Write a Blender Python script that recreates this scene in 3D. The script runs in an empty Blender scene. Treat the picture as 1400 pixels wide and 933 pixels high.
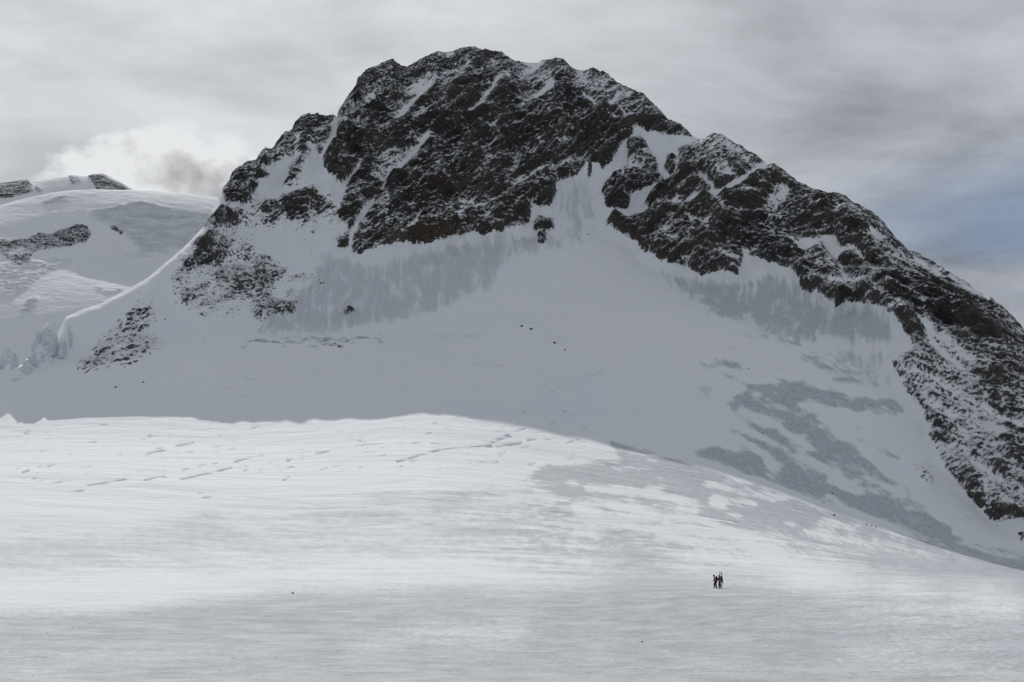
import bpy, math, random
import numpy as np
from mathutils import Vector

random.seed(7)
RNG = np.random.default_rng(7)
scene = bpy.context.scene

# ------------------------------------------------------------------ camera
FPX, EYE = 1944.0, 1.7                      # 50 mm lens, eye height over the flat glacier
PITCH = math.radians(9.4)
cam_data = bpy.data.cameras.new("camera")
cam_data.sensor_width, cam_data.lens = 36.0, 50.0
cam_data.clip_start, cam_data.clip_end = 0.5, 60000.0
cam = bpy.data.objects.new("camera", cam_data)
cam.location = (0, 0, EYE)
cam.rotation_euler = (math.pi / 2 + PITCH, 0, 0)
scene.collection.objects.link(cam)
scene.camera = cam

# ------------------------------------------------------------------ exposure, sun
scene.view_settings.view_transform = 'Standard'
scene.view_settings.look = 'None'
scene.view_settings.exposure = 0.0
scene.view_settings.gamma = 1.0
SUN_AZ, SUN_EL = math.radians(-14.0), math.radians(35.0)
SUN_DIR = Vector((math.sin(SUN_AZ) * math.cos(SUN_EL), math.cos(SUN_AZ) * math.cos(SUN_EL), math.sin(SUN_EL)))
sl = bpy.data.lights.new("sun", 'SUN')
sl.energy, sl.angle, sl.color = 2.5, math.radians(0.65), (1.0, 0.965, 0.92)
sun = bpy.data.objects.new("sun", sl)
sun.rotation_euler = (-SUN_DIR).to_track_quat('-Z', 'Y').to_euler()
sun.location = SUN_DIR * 4000
scene.collection.objects.link(sun)


# ------------------------------------------------------------------ node helper
class NT:
    def __init__(self, tree):
        self.t = tree
        self.n, self.l = tree.nodes, tree.links

    def _in(self, node, idx, v):
        if v is None:
            return
        if hasattr(v, 'is_output'):
            self.l.new(v, node.inputs[idx])
        else:
            node.inputs[idx].default_value = v

    def math(self, op, a, b=None, c=None, clamp=False):
        m = self.n.new('ShaderNodeMath'); m.operation = op; m.use_clamp = clamp
        for i, v in enumerate((a, b, c)):
            self._in(m, i, v)
        return m.outputs[0]

    def vmath(self, op, a, b=None):
        m = self.n.new('ShaderNodeVectorMath'); m.operation = op
        self._in(m, 0, a); self._in(m, 1, b)
        return m.outputs['Value'] if op in ('DOT_PRODUCT', 'LENGTH') else m.outputs[0]

    def step(self, v, lo, hi, a=0.0, b=1.0):
        m = self.n.new('ShaderNodeMapRange'); m.interpolation_type = 'SMOOTHSTEP'
        self._in(m, 0, v)
        for i, q in zip((1, 2, 3, 4), (lo, hi, a, b)):
            self._in(m, i, q)
        return m.outputs[0]

    def noise(self, vec, scale, detail=4.0, rough=0.55, dist=0.0):
        m = self.n.new('ShaderNodeTexNoise')
        self._in(m, 'Vector', vec)
        m.inputs['Scale'].default_value = scale; m.inputs['Detail'].default_value = detail
        m.inputs['Roughness'].default_value = rough; m.inputs['Distortion'].default_value = dist
        return m.outputs['Fac']

    def mix(self, f, a, b):
        m = self.n.new('ShaderNodeMix'); m.data_type = 'RGBA'
        self._in(m, 0, f); self._in(m, 6, a); self._in(m, 7, b)
        return m.outputs[2]

    def sep(self, v):
        m = self.n.new('ShaderNodeSeparateXYZ'); self._in(m, 0, v); return m.outputs

    def comb(self, x, y, z):
        m = self.n.new('ShaderNodeCombineXYZ')
        for i, v in enumerate((x, y, z)):
            self._in(m, i, v)
        return m.outputs[0]

    def attr(self, name):
        m = self.n.new('ShaderNodeAttribute'); m.attribute_name = name; return m.outputs['Fac']


# ------------------------------------------------------------------ sky (world)
world = bpy.data.worlds.new("World")
scene.world = world
world.use_nodes = True
W = NT(world.node_tree)
W.n.clear()
w_out = W.n.new('ShaderNodeOutputWorld')
sky = W.n.new('ShaderNodeTexSky'); sky.sky_type = 'NISHITA'; sky.sun_disc = False
sky.sun_elevation, sky.sun_rotation = SUN_EL, SUN_AZ
sky.altitude = 2800; sky.air_density = 1.0; sky.dust_density = 0.6
bg_sky = W.n.new('ShaderNodeBackground'); W.l.new(sky.outputs[0], bg_sky.inputs[0]); bg_sky.inputs[1].default_value = 0.06
tc = W.n.new('ShaderNodeTexCoord')
D = W.vmath('NORMALIZE', tc.outputs['Generated'])
dx, dy, dz = W.sep(D)[:3]
hz = W.math('ADD', W.math('MAXIMUM', dz, 0.0), 0.16)
P = W.comb(W.math('DIVIDE', dx, hz), W.math('DIVIDE', dy, hz), 0.0)        # the cloud deck seen from below
sd = W.vmath('DOT_PRODUCT', D, tuple(SUN_DIR))
glow = W.step(sd, 0.79, 0.99)
big = W.noise(P, 1.9, 7.0, 0.56, 0.35)
mid = W.noise(W.vmath('MULTIPLY', P, (1.0, 2.2, 1.0)), 3.6, 6.0, 0.62, 0.6)
lum = W.math('ADD', W.math('MULTIPLY', glow, 0.29), 0.37)
lum = W.math('ADD', lum, W.math('MULTIPLY', W.math('SUBTRACT', big, 0.5), 0.85))
lum = W.math('ADD', lum, W.math('MULTIPLY', W.math('SUBTRACT', mid, 0.5), 0.20))
warm = W.mix(glow, (0.91, 0.97, 1.085, 1), (0.955, 0.99, 1.035, 1))
cl = W.n.new('ShaderNodeVectorMath'); cl.operation = 'SCALE'
W.l.new(warm, cl.inputs[0]); W.l.new(lum, cl.inputs['Scale'])
bg_cloud = W.n.new('ShaderNodeBackground'); W.l.new(cl.outputs[0], bg_cloud.inputs[0]); bg_cloud.inputs[1].default_value = 1.0
# breaks in the deck, long thin bands low in the sky on the side away from the sun
band = W.noise(W.comb(W.math('MULTIPLY', dx, 1.2), W.math('MULTIPLY', dy, 0.6), W.math('MULTIPLY', dz, 9.0)), 1.5, 5.0, 0.55, 0.25)
side = W.step(dx, 0.14, 0.36)
low = W.math('MULTIPLY', W.step(dz, 0.16, 0.20), W.step(dz, 0.30, 0.235))
gap = W.math('MULTIPLY', W.math('MULTIPLY', side, low), W.step(band, 0.36, 0.62))
mixs = W.n.new('ShaderNodeMixShader')
# a cumulus bank low over the dome, back-lit
gu = W.math('DIVIDE', dx, W.math('MAXIMUM', dy, 0.05)); gv_ = W.math('DIVIDE', dz, W.math('MAXIMUM', dy, 0.05))
CP = W.comb(gu, W.math('MULTIPLY', gv_, 1.25), 0.0)
cn = W.noise(CP, 13.0, 8.0, 0.58, 0.0)
cn2 = W.noise(W.vmath('ADD', CP, (3.1, 0.02, 0.0)), 15.0, 7.0, 0.58, 0.0)
cu = W.math('DIVIDE', W.math('SUBTRACT', gu, -0.255), 0.105)
cv = W.math('DIVIDE', W.math('SUBTRACT', gv_, 0.258), 0.072)
shape = W.math('SUBTRACT', 1.0, W.math('ADD', W.math('MULTIPLY', cu, cu), W.math('MULTIPLY', cv, cv)))
dens = W.step(W.math('ADD', shape, W.math('MULTIPLY', W.math('SUBTRACT', cn, 0.5), 1.9)), 0.05, 0.34)
shade = W.math('ADD', W.math('MULTIPLY', W.math('SUBTRACT', cn2, 0.5), 1.9), W.math('MULTIPLY', W.math('SUBTRACT', gv_, 0.265), 2.4))
clum = W.math('ADD', W.math('SUBTRACT', 0.78, W.math('MULTIPLY', W.step(shape, 0.05, 0.9), 0.16)), shade)
clum = W.math('MINIMUM', W.math('MAXIMUM', clum, 0.42), 0.80)
cc = W.n.new('ShaderNodeVectorMath'); cc.operation = 'SCALE'; cc.inputs[0].default_value = (0.98, 1.0, 1.02)
W.l.new(clum, cc.inputs['Scale'])
cmix = W.mix(dens, cl.outputs[0], cc.outputs[0])
W.l.new(cmix, bg_cloud.inputs[0])
W.l.new(W.math('MULTIPLY', gap, 0.62), mixs.inputs[0])
W.l.new(bg_cloud.outputs[0], mixs.inputs[1]); W.l.new(bg_sky.outputs[0], mixs.inputs[2])
W.l.new(mixs.outputs[0], w_out.inputs[0])


# ------------------------------------------------------------------ projection between photo rays and the place
def ray(px, py):
    cx = (np.asarray(px, float) - 700) / FPX
    cy = (466.5 - np.asarray(py, float)) / FPX
    y = math.cos(PITCH) - cy * math.sin(PITCH)
    z = math.sin(PITCH) + cy * math.cos(PITCH)
    return np.arctan2(cx, y), z / np.hypot(cx, y)


def project(x, y, z):
    f = y * math.cos(PITCH) + (z - EYE) * math.sin(PITCH)
    u = -y * math.sin(PITCH) + (z - EYE) * math.cos(PITCH)
    f = np.maximum(f, 1e-3)
    return 700 + FPX * x / f, 466.5 - FPX * u / f


def Z(o, s, pts):
    return [(o[0] + x * s, o[1] + y * s) for x, y in pts]


S3 = 300 / 1400
ZA = lambda *p: Z((300, 60), S3, p)
ZB = lambda *p: Z((600, 60), S3, p)
ZC = lambda *p: Z((200, 240), S3, p)
ZD = lambda *p: Z((440, 220), S3, p)
ZE = lambda *p: Z((700, 180), S3, p)
ZF = lambda *p: Z((900, 170), S3, p)
ZG = lambda *p: Z((1100, 260), S3, p)
ZH = lambda *p: Z((1100, 460), 300 / 933, p)
ZI = lambda *p: Z((0, 220), S3, p)
ZJ = lambda *p: Z((0, 380), S3, p)
ZK = lambda *p: Z((300, 400), 500 / 1400, p)
ZL = lambda *p: Z((800, 400), 600 / 1400, p)
ZM = lambda *p: Z((0, 560), 0.5, p)
ZN = lambda *p: Z((700, 560), 0.5, p)
ZQ = lambda *p: Z((400, 500), 500 / 1400, p)


# ------------------------------------------------------------------ numpy noise
def _hash(ix, iy, iz, seed):
    h = (ix * np.uint32(374761393) + iy * np.uint32(668265263) + iz * np.uint32(2147483647) + np.uint32(seed * 1013904223 & 0xffffffff))
    h = (h ^ (h >> np.uint32(13))) * np.uint32(1274126177)
    return h ^ (h >> np.uint32(16))


def perlin(x, y, z, seed=0):
    x, y, z = (np.asarray(v, np.float32) for v in (x, y, z))
    xf, yf, zf = np.floor(x), np.floor(y), np.floor(z)
    fx, fy, fz = x - xf, y - yf, z - zf
    ix, iy, iz = (v.astype(np.int32).astype(np.uint32) for v in (xf, yf, zf))
    u, v, w = (t * t * t * (t * (t * 6 - 15) + 10) for t in (fx, fy, fz))
    out = 0
    for a in (0, 1):
        wx = u if a else 1 - u
        for b in (0, 1):
            wy = v if b else 1 - v
            for c in (0, 1):
                h = _hash(ix + np.uint32(a), iy + np.uint32(b), iz + np.uint32(c), seed)
                g1 = (h & np.uint32(1023)).astype(np.float32) / 511.5 - 1
                g2 = ((h >> np.uint32(10)) & np.uint32(1023)).astype(np.float32) / 511.5 - 1
                g3 = ((h >> np.uint32(20)) & np.uint32(1023)).astype(np.float32) / 511.5 - 1
                out = out + wx * wy * (w if c else 1 - w) * (g1 * (fx - a) + g2 * (fy - b) + g3 * (fz - c))
    return out * 1.25


def fbm(x, y, z, n=3, seed=0, gain=0.5, ridged=False):
    t, amp, s = 0, 1.0, 0
    for k in range(n):
        p = perlin(x * 2 ** k, y * 2 ** k, z * 2 ** k, seed + 17 * k)
        if ridged:
            p = 1 - 2.2 * np.abs(p)
        t = t + amp * p
        s += amp; amp *= gain
    return t / s


def sstep(v, a, b):
    t = np.clip((v - a) / (b - a), 0, 1)
    return t * t * (3 - 2 * t)


# ------------------------------------------------------------------ survey maps: where rock, ice (with some painted shade), brown rock and cracks lie
MX0, MY0, MW, MH = -300, -50, 2000, 1033
YY, XX = np.mgrid[0:MH, 0:MW].astype(np.float32)
XX += MX0; YY += MY0


def new_map(v=0.0):
    return np.full((MH, MW), v, np.float32)


def poly(m, pts, val):
    pts = np.array(pts, float)
    pts[pts[:, 0] <= 0.5, 0] -= 280; pts[pts[:, 0] >= 1399.5, 0] += 280; pts[pts[:, 1] >= 932.5, 1] += 45
    x0, y0 = np.floor(pts.min(0)).astype(int) - 1
    x1, y1 = np.ceil(pts.max(0)).astype(int) + 2
    i0, i1 = max(y0 - MY0, 0), min(y1 - MY0, MH)
    j0, j1 = max(x0 - MX0, 0), min(x1 - MX0, MW)
    if i0 >= i1 or j0 >= j1:
        return
    X, Y = XX[i0:i1, j0:j1], YY[i0:i1, j0:j1]
    ins = np.zeros(X.shape, bool)
    n = len(pts)
    for k in range(n):
        (xa, ya), (xb, yb) = pts[k], pts[(k + 1) % n]
        if ya == yb:
            continue
        c = ((ya > Y) != (yb > Y)) & (X < (xb - xa) * (Y - ya) / (yb - ya) + xa)
        ins ^= c
    m[i0:i1, j0:j1][ins] = val


def stroke(m, pts, wid, val, soft=0.6):
    pts = np.array(pts, float)
    for k in range(len(pts) - 1):
        a, b = pts[k], pts[k + 1]
        pad = wid + 3
        x0, y0 = np.floor(np.minimum(a, b) - pad).astype(int)
        x1, y1 = np.ceil(np.maximum(a, b) + pad).astype(int)
        i0, i1 = max(y0 - MY0, 0), min(y1 - MY0, MH)
        j0, j1 = max(x0 - MX0, 0), min(x1 - MX0, MW)
        if i0 >= i1 or j0 >= j1:
            continue
        X, Y = XX[i0:i1, j0:j1], YY[i0:i1, j0:j1]
        d = b - a
        L = max(float(d @ d), 1e-6)
        t = np.clip(((X - a[0]) * d[0] + (Y - a[1]) * d[1]) / L, 0, 1)
        dist = np.hypot(X - a[0] - t * d[0], Y - a[1] - t * d[1])
        w = 1 - sstep(dist, wid * 0.5 * (1 - soft), wid * 0.5 * (1 + soft) + 0.4)
        s = m[i0:i1, j0:j1]
        s += (val - s) * w


def blur(m, s):
    r = int(3 * s + 1)
    k = np.exp(-0.5 * (np.arange(-r, r + 1) / s) ** 2); k /= k.sum()
    p = np.pad(m, ((r, r), (0, 0)), mode='edge')
    m = sum(k[i] * p[i:i + m.shape[0]] for i in range(2 * r + 1))
    p = np.pad(m, ((0, 0), (r, r)), mode='edge')
    return sum(k[i] * p[:, i:i + m.shape[1]] for i in range(2 * r + 1)).astype(np.float32)


def sample(m, px, py):
    x = np.clip(px - MX0, 0, MW - 1.001); y = np.clip(py - MY0, 0, MH - 1.001)
    i, j = y.astype(np.int32), x.astype(np.int32)
    fy, fx = (y - i).astype(np.float32), (x - j).astype(np.float32)
    return (m[i, j] * (1 - fy) * (1 - fx) + m[i + 1, j] * fy * (1 - fx) + m[i, j + 1] * (1 - fy) * fx + m[i + 1, j + 1] * fy * fx)


RIDGE_L = [(-20, 508), (0, 506), (26, 500), (43, 494), (66, 478), (82, 450), (90, 433)] + ZJ((520, 205), (650, 160), (800, 80), (945, 0)) + \
    ZC((50, 620), (120, 560), (220, 480), (280, 420), (335, 360), (370, 330), (390, 290), (410, 250), (445, 195))
RIDGE_A = ZA((20, 930), (60, 880), (85, 825), (130, 795), (180, 765), (235, 755), (250, 720), (290, 672), (335, 680), (350, 670), (365, 635),
             (415, 570), (465, 555), (480, 515), (515, 480), (565, 458), (610, 470), (622, 452), (640, 470), (690, 470), (720, 460), (750, 470),
             (762, 430), (790, 385), (830, 330), (870, 280), (880, 230), (930, 185), (990, 150), (1060, 125), (1105, 113), (1140, 145),
             (1195, 163), (1240, 130), (1300, 100), (1370, 65))
RIDGE_B = ZB((0, 62), (50, 65), (110, 45), (180, 32), (235, 28), (265, 48), (300, 45), (350, 60), (400, 58), (440, 90), (500, 122), (560, 130),
             (630, 125), (660, 110), (720, 103), (765, 95), (810, 125), (850, 170), (900, 178), (980, 165), (1040, 190), (1080, 205),
             (1130, 250), (1190, 280), (1260, 310), (1310, 330), (1340, 370), (1390, 415))
RIDGE_F = ZF((60, -22), (130, 0), (180, 40), (220, 80), (270, 100), (310, 80), (350, 68), (410, 80), (460, 110), (490, 130), (560, 175),
             (620, 205), (665, 240), (690, 262), (740, 265), (800, 310), (860, 360), (920, 400), (1000, 430), (1080, 455), (1150, 455),
             (1200, 480), (1250, 520), (1330, 560), (1400, 600))
RIDGE_G = ZG((520, 240), (570, 300), (620, 350), (655, 395), (720, 415), (800, 460), (900, 510), (960, 550), (1040, 595), (1080, 640),
             (1180, 700), (1270, 760), (1325, 812), (1350, 840), (1380, 868), (1400, 890)) + [(1450, 482), (1520, 540), (1620, 620), (1760, 720)]
RIDGE = RIDGE_L + RIDGE_A + RIDGE_B + RIDGE_F + RIDGE_G

STREAKS = []
rock = new_map(); ice = new_map(); tint = new_map(); groove = new_map(); lip = new_map()

# --- summit face
face = [(462, 140)] + [p for p in RIDGE_A + RIDGE_B if p[0] > 463] + ZF((60, -40), (130, -12), (185, 30), (224, 80)) + \
    [(930, 188), (905, 184), (888, 184), (870, 178), (868, 182), (858, 196), (848, 204), (838, 221), (820, 231), (801, 231), (788, 246), (760, 259),
     (761, 276), (751, 289), (728, 294), (727, 306), (716, 314), (693, 321), (680, 327), (659, 330), (648, 325), (624, 326), (588, 337),
     (569, 339), (543, 342), (515, 344), (491, 354), (480, 346), (476, 340), (462, 338), (461, 325), (478, 316), (463, 300), (467, 280),
     (475, 262), (459, 248), (443, 240), (441, 222), (443, 218), (459, 197), (461, 163)]
face = [(x, y - (6 if y < 150 else 0)) for x, y in face]
poly(rock, face, 0.84)
poly(rock, ZB((480, 130), (660, 110), (720, 150), (700, 300), (560, 430), (480, 330), (470, 200)), 0.6)
poly(rock, ZB((200, 90), (185, 180), (110, 300), (30, 420), (0, 430), (0, 280), (60, 160)), 0.55)
poly(rock, ZB((880, 185), (1100, 240), (1200, 300), (1350, 450), (1250, 530), (1080, 420), (930, 350), (850, 260)), 0.6)
poly(rock, ZB((520, 470), (860, 370), (1240, 560), (1000, 690), (780, 670), (640, 820), (420, 800), (440, 560)), 0.9)
poly(rock, ZB((0, 440), (200, 480), (460, 500), (440, 640), (250, 560), (0, 560)), 0.9)
poly(rock, ZD((430, 120), (560, 110), (870, 200), (870, 380), (600, 400), (400, 420)), 0.9)
poly(rock, ZA((980, 760), (1150, 700), (1330, 600), (1340, 640), (1130, 870), (1000, 933), (960, 900)), 0.4)
poly(rock, ZA((1050, 460), (1300, 220), (1400, 160), (1400, 260), (1180, 500), (1080, 530)), 0.5)
poly(rock, ZA((880, 230), (930, 175), (1105, 100), (1190, 160), (1060, 280), (900, 320), (840, 330)), 0.97)
poly(rock, ZD((230, 300), (330, 260), (440, 350), (330, 440), (210, 480)), 0.55)
for pts, w, v in [
    (ZA((1345, 290), (1230, 400), (1190, 450), (1130, 520)), 9, 0.05), (ZA((1330, 220), (1230, 310)), 8, 0.25),
    (ZA((1400, 400), (1290, 490), (1240, 550)), 7, 0.22), (ZA((1330, 620), (1240, 720), (1120, 860)), 6, 0.0),
    (ZD((480, 108), (400, 180), (380, 230)), 6, 0.25), (ZD((405, 240), (430, 350)), 4, 0.15),
    (ZD((330, 285), (240, 390), (190, 490), (172, 590)), 6.5, 0.02), (ZA((910, 510), (815, 548)), 5, 0.1),
    (ZA((965, 390), (880, 450), (790, 500)), 12, 0.35), (ZA((1080, 600), (960, 640)), 3, 0.15), (ZA((940, 560), (850, 630)), 4, 0.35),
    (ZA((860, 780), (760, 805)), 4, 0.15), (ZD((235, 95), (150, 170), (95, 225)), 8, 0.0), (ZD((370, 440), (255, 492)), 3.5, 0.1),
    (ZD((730, 325), (600, 405), (520, 440)), 2.5, 0.3), (ZD((820, 360), (780, 370)), 2.5, 0.3),
    (ZB((385, 270), (320, 350), (240, 440), (195, 490)), 5.5, 0.03), (ZB((365, 392), (270, 438)), 3, 0.15), (ZB((320, 312), (205, 332)), 3.5, 0.2),
    (ZB((715, 265), (690, 315), (610, 370)), 9, 0.0), (ZB((610, 370), (560, 400), (520, 470)), 6, 0.3), (ZB((700, 210), (660, 260)), 5, 0.4),
    (ZB((650, 122), (600, 180), (545, 200)), 7, 0.1), (ZB((560, 136), (640, 132)), 6, 0.05), (ZB((160, 410), (65, 450)), 6, 0.25), (ZB((380, 570), (305, 612)), 5, 0.2),
    (ZB((360, 690), (320, 720), (275, 765)), 6, 0.25), (ZB((300, 810), (380, 830)), 5, 0.35), (ZB((930, 745), (780, 805), (640, 860), (540, 930)), 4.5, 0.05),
    (ZD((1190, 255), (1080, 300), (980, 360)), 4.5, 0.12), (ZD((980, 360), (870, 430)), 3, 0.3), (ZD((1400, 100), (1230, 215)), 4, 0.1),
    (ZB((865, 660), (765, 690)), 5, 0.25), (ZB((700, 725), (640, 705)), 4, 0.4), (ZB((620, 750), (560, 775)), 6, 0.35),
    (ZB((925, 360), (960, 375), (1015, 410)), 4.5, 0.03), (ZB((1145, 330), (1120, 390), (1080, 420)), 4.5, 0.08), (ZB((1065, 420), (1130, 470), (1210, 535)), 3.5, 0.2),
    (ZB((1230, 320), (1200, 355)), 3, 0.2), (ZB((660, 500), (600, 560)), 5, 0.45), (ZB((510, 820), (440, 910)), 7, 0.4), (ZB((510, 660), (530, 720)), 4, 0.35),
    (ZD((1250, 70), (1200, 150), (1170, 210)), 6, 0.35), (ZD((880, 280), (900, 300), (960, 330)), 5, 0.15), (ZD((900, 360), (870, 405)), 6, 0.1),
    (ZE((0, 522), (110, 498)), 4, 0.15), (ZD((1380, 300), (1140, 370), (1040, 400)), 3, 0.35), (ZD((1080, 370), (1040, 440)), 6, 0.4),
    (ZB((80, 70), (50, 95)), 6, 0.1), (ZB((190, 100), (175, 170)), 4, 0.2), (ZB((330, 110), (370, 140)), 3, 0.25), (ZB((410, 240), (460, 265)), 4, 0.2),
    (ZA((985, 160), (1060, 130)), 3, 0.35), (ZA((1010, 290), (1050, 260)), 4, 0.4), (ZB((1110, 575), (1160, 590)), 3, 0.3),
    (ZE((310, 130), (410, 92)), 5, 0.3), (ZE((60, 340), (0, 400)), 4, 0.25), (ZD((640, 200), (600, 240)), 4, 0.45), (ZD((520, 330), (590, 360)), 5, 0.45),
]:
    stroke(rock, pts, w, v)
poly(rock, ZE((118, 505), (170, 505), (190, 560), (150, 570), (120, 590)), 0.05)
poly(rock, ZE((150, 560), (270, 580), (275, 630), (210, 668), (140, 650)), 0.72)
poly(rock, ZE((168, 672), (205, 668), (218, 690), (205, 725), (165, 720)), 0.95)
# --- left shoulder
sh = RIDGE_A[:22]
sh = [(x - 1, y - 5) for x, y in sh] + [(461, 160), (457, 193), (440, 214), (433, 206), (420, 229), (412, 243), (402, 258), (392, 262), (398, 243), (388, 233), (375, 228), (362, 238), (352, 262), (340, 280), (329, 284), (312, 281), (303, 262)]
poly(rock, sh, 0.86)
poly(rock, ZA((420, 575), (470, 570), (530, 600), (480, 690), (440, 740), (380, 790), (350, 730)), 0.58)
poly(rock, ZA((590, 590), (735, 490), (715, 630), (650, 720), (560, 700), (590, 640)), 0.55)
poly(rock, [(304, 259)] + ZA((60, 860), (110, 780), (240, 740), (300, 790), (240, 930)) + ZC((480, 100), (510, 190), (600, 205), (680, 130), (720, 60), (810, 0)), 0.93)
stroke(rock, ZA((570, 600), (520, 740), (480, 830), (440, 930)) + ZC((960, 0), (890, 90)), 9, 0.8)
for pts, w, v in [(ZA((745, 478), (735, 560), (715, 640), (660, 730), (610, 820), (570, 900)), 7, 0.0), (ZA((480, 740), (430, 780), (380, 830), (310, 930)), 13, 0.0),
                  (ZA((520, 600), (490, 680), (450, 770)), 5, 0.25), (ZA((590, 700), (560, 800), (510, 930)), 16, 0.12), (ZA((640, 850), (740, 910)), 12, 0.05)]:
    stroke(rock, pts, w, v)
# --- left middle and lower rocks
poly(rock, ZC((470, 200), (640, 190), (860, 100), (1000, 30), (1180, 60), (1240, 230), (1230, 420), (1100, 520), (1160, 690), (960, 880), (680, 940), (300, 930), (150, 800), (150, 640), (330, 370), (400, 240)), 0.21)
poly(rock, ZJ((440, 560), (760, 230), (930, 100), (1080, 200), (1060, 440), (900, 580), (560, 650)), 0.2)
for pts, v in [
    (ZC((380, 290), (430, 240), (500, 235), (540, 270), (620, 245), (610, 330), (560, 340), (470, 340), (360, 350)), 0.66),
    (ZC((620, 250), (720, 220), (830, 170), (840, 190), (720, 240), (640, 270)), 0.5),
    (ZC((740, 195), (830, 190), (870, 260), (820, 320), (740, 300)), 0.52),
    (ZC((850, 160), (940, 140), (1080, 140), (1190, 200), (1200, 230), (1080, 270), (1000, 300), (920, 300), (880, 240)), 0.72),
    (ZC((310, 400), (340, 370), (480, 380), (600, 420), (720, 490), (640, 560), (540, 560), (450, 580), (330, 560), (300, 540)), 0.68),
    (ZC((310, 400), (420, 380), (440, 450), (520, 520), (480, 560), (330, 560), (300, 540)), 0.97),
    (ZC((220, 560), (250, 510), (300, 550), (285, 600), (240, 600)), 0.85), (ZC((180, 530), (240, 450), (260, 460), (210, 540)), 0.6),
    (ZC((720, 510), (850, 560), (900, 620), (1040, 630), (1130, 680), (950, 700), (880, 640), (830, 680), (730, 760), (700, 700), (680, 600)), 0.7),
    (ZC((440, 600), (560, 590), (700, 600), (720, 720), (650, 780), (560, 760), (450, 720)), 0.66),
    (ZC((160, 660), (230, 640), (270, 670), (360, 690), (430, 760), (620, 760), (650, 800), (620, 860), (560, 870), (500, 890), (380, 880), (320, 920), (310, 890), (360, 870), (330, 820), (270, 830), (200, 820), (170, 750)), 0.53),
    (ZC((720, 770), (800, 760), (800, 800), (950, 840), (930, 890), (760, 900), (690, 930), (660, 870)), 0.76),
    (ZC((900, 745), (960, 745), (955, 795), (905, 795)), 0.78),
    (ZC((1010, 460), (1100, 460), (1090, 490), (1020, 490)), 0.6), (ZC((1060, 350), (1110, 350), (1100, 400), (1060, 400)), 0.55),
    (ZC((1145, 465), (1190, 430), (1205, 465)), 0.85), (ZC((1210, 400), (1290, 380), (1290, 470), (1220, 440)), 0.8),
    (ZC((1230, 240), (1330, 250), (1320, 350), (1250, 320)), 0.8), (ZC((1160, 0), (1330, 0), (1225, 55)), 0.72),
    (ZC((1040, 100), (1090, 90), (1080, 125), (1050, 125)), 0.6), (ZC((1080, 290), (1110, 280), (1100, 310)), 0.6),
    (ZC((1260, 885), (1320, 860), (1330, 890), (1270, 915)), 0.78), (ZC((1110, 660), (1125, 690), (1060, 690)), 0.6),
    (ZJ((460, 550), (540, 500), (600, 460), (650, 390), (750, 330), (770, 260), (800, 220), (890, 160), (980, 210), (970, 280), (940, 340),
        (1040, 400), (1000, 480), (940, 500), (880, 555), (740, 560), (640, 600), (560, 630), (530, 590)), 0.60),
    (ZC((0, 840), (30, 850), (45, 900), (20, 930), (0, 930)), 0.65),
]:
    poly(rock, pts, v)
stroke(rock, ZJ((905, 120), (965, 72)), 4, 0.6)
for q in [(290, 760), (230, 800), (180, 680), (350, 700), (430, 650), (340, 890), (260, 760)]:
    stroke(rock, ZC(q, (q[0] + 30, q[1] - 8)), 6, 0.95)
# --- rocks right of the couloir
poly(rock, ZE((740, 80), (830, 50), (880, 130), (920, 200), (940, 290), (980, 350), (900, 370), (840, 400), (760, 440), (740, 520), (640, 525), (600, 500), (570, 420), (600, 350), (690, 300), (740, 200)), 0.57)
poly(rock, ZE((570, 420), (600, 350), (700, 330), (840, 300), (970, 340), (900, 370), (840, 400), (760, 440), (740, 520), (640, 525), (600, 500)), 0.8)
poly(rock, ZE((1000, 150), (1040, 200), (1060, 240), (1030, 310), (970, 280), (990, 200)), 0.8)
poly(rock, ZE((480, 235), (505, 235), (505, 305), (485, 305)), 0.55)
poly(rock, ZE((570, 200), (640, 190), (640, 220), (570, 260)), 0.72)
right = ZE((1240, 40), (1240, 100), (1180, 150), (1100, 200), (1060, 270), (1050, 330), (1010, 370), (900, 420), (850, 490), (880, 530), (820, 580), (740, 610), (640, 570), (600, 590),
           (610, 630), (700, 680), (800, 730), (830, 790), (930, 850)) + \
    [(914, 366), (931, 368), (945, 375), (956, 382), (980, 379), (1009, 382), (1014, 366), (1017, 352), (1027, 352), (1050, 364), (1076, 371), (1095, 390), (1095, 401), (1110, 409), (1125, 394), (1140, 409), (1144, 425),
     (1152, 420), (1185, 418), (1211, 431), (1230, 450), (1236, 458), (1254, 479), (1236, 487), (1219, 498), (1229, 518), (1241, 537), (1264, 563), (1267, 576), (1278, 582), (1272, 598), (1280, 614), (1286, 634),
     (1306, 659), (1325, 685), (1351, 707), (1364, 717), (1373, 707), (1389, 711), (1400, 717), (1440, 745), (1520, 790), (1640, 800), (1760, 730)] + \
    [(x + 2, y - 6) for x, y in (RIDGE_F[6:] + RIDGE_G)[::-1]]
poly(rock, right, 0.82)
poly(rock, ZF((130, 170), (300, 80), (420, 260), (420, 400), (280, 370), (130, 340)), 0.58)
poly(rock, ZF((300, 75), (420, 85), (560, 230), (560, 330), (420, 260)), 0.68)
poly(rock, [(x + 2, y - 6) for x, y in RIDGE_F[9:]] + ZF((1400, 720), (1240, 720), (1100, 690), (1000, 560), (900, 450), (760, 370), (690, 330)), 0.9)
poly(rock, ZG((0, 400), (120, 400), (260, 610), (380, 640), (440, 720), (200, 760), (0, 640)), 0.6)
poly(rock, ZG((350, 400), (480, 370), (640, 400), (820, 520), (900, 600), (800, 660), (450, 600), (400, 520)), 0.66)
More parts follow.
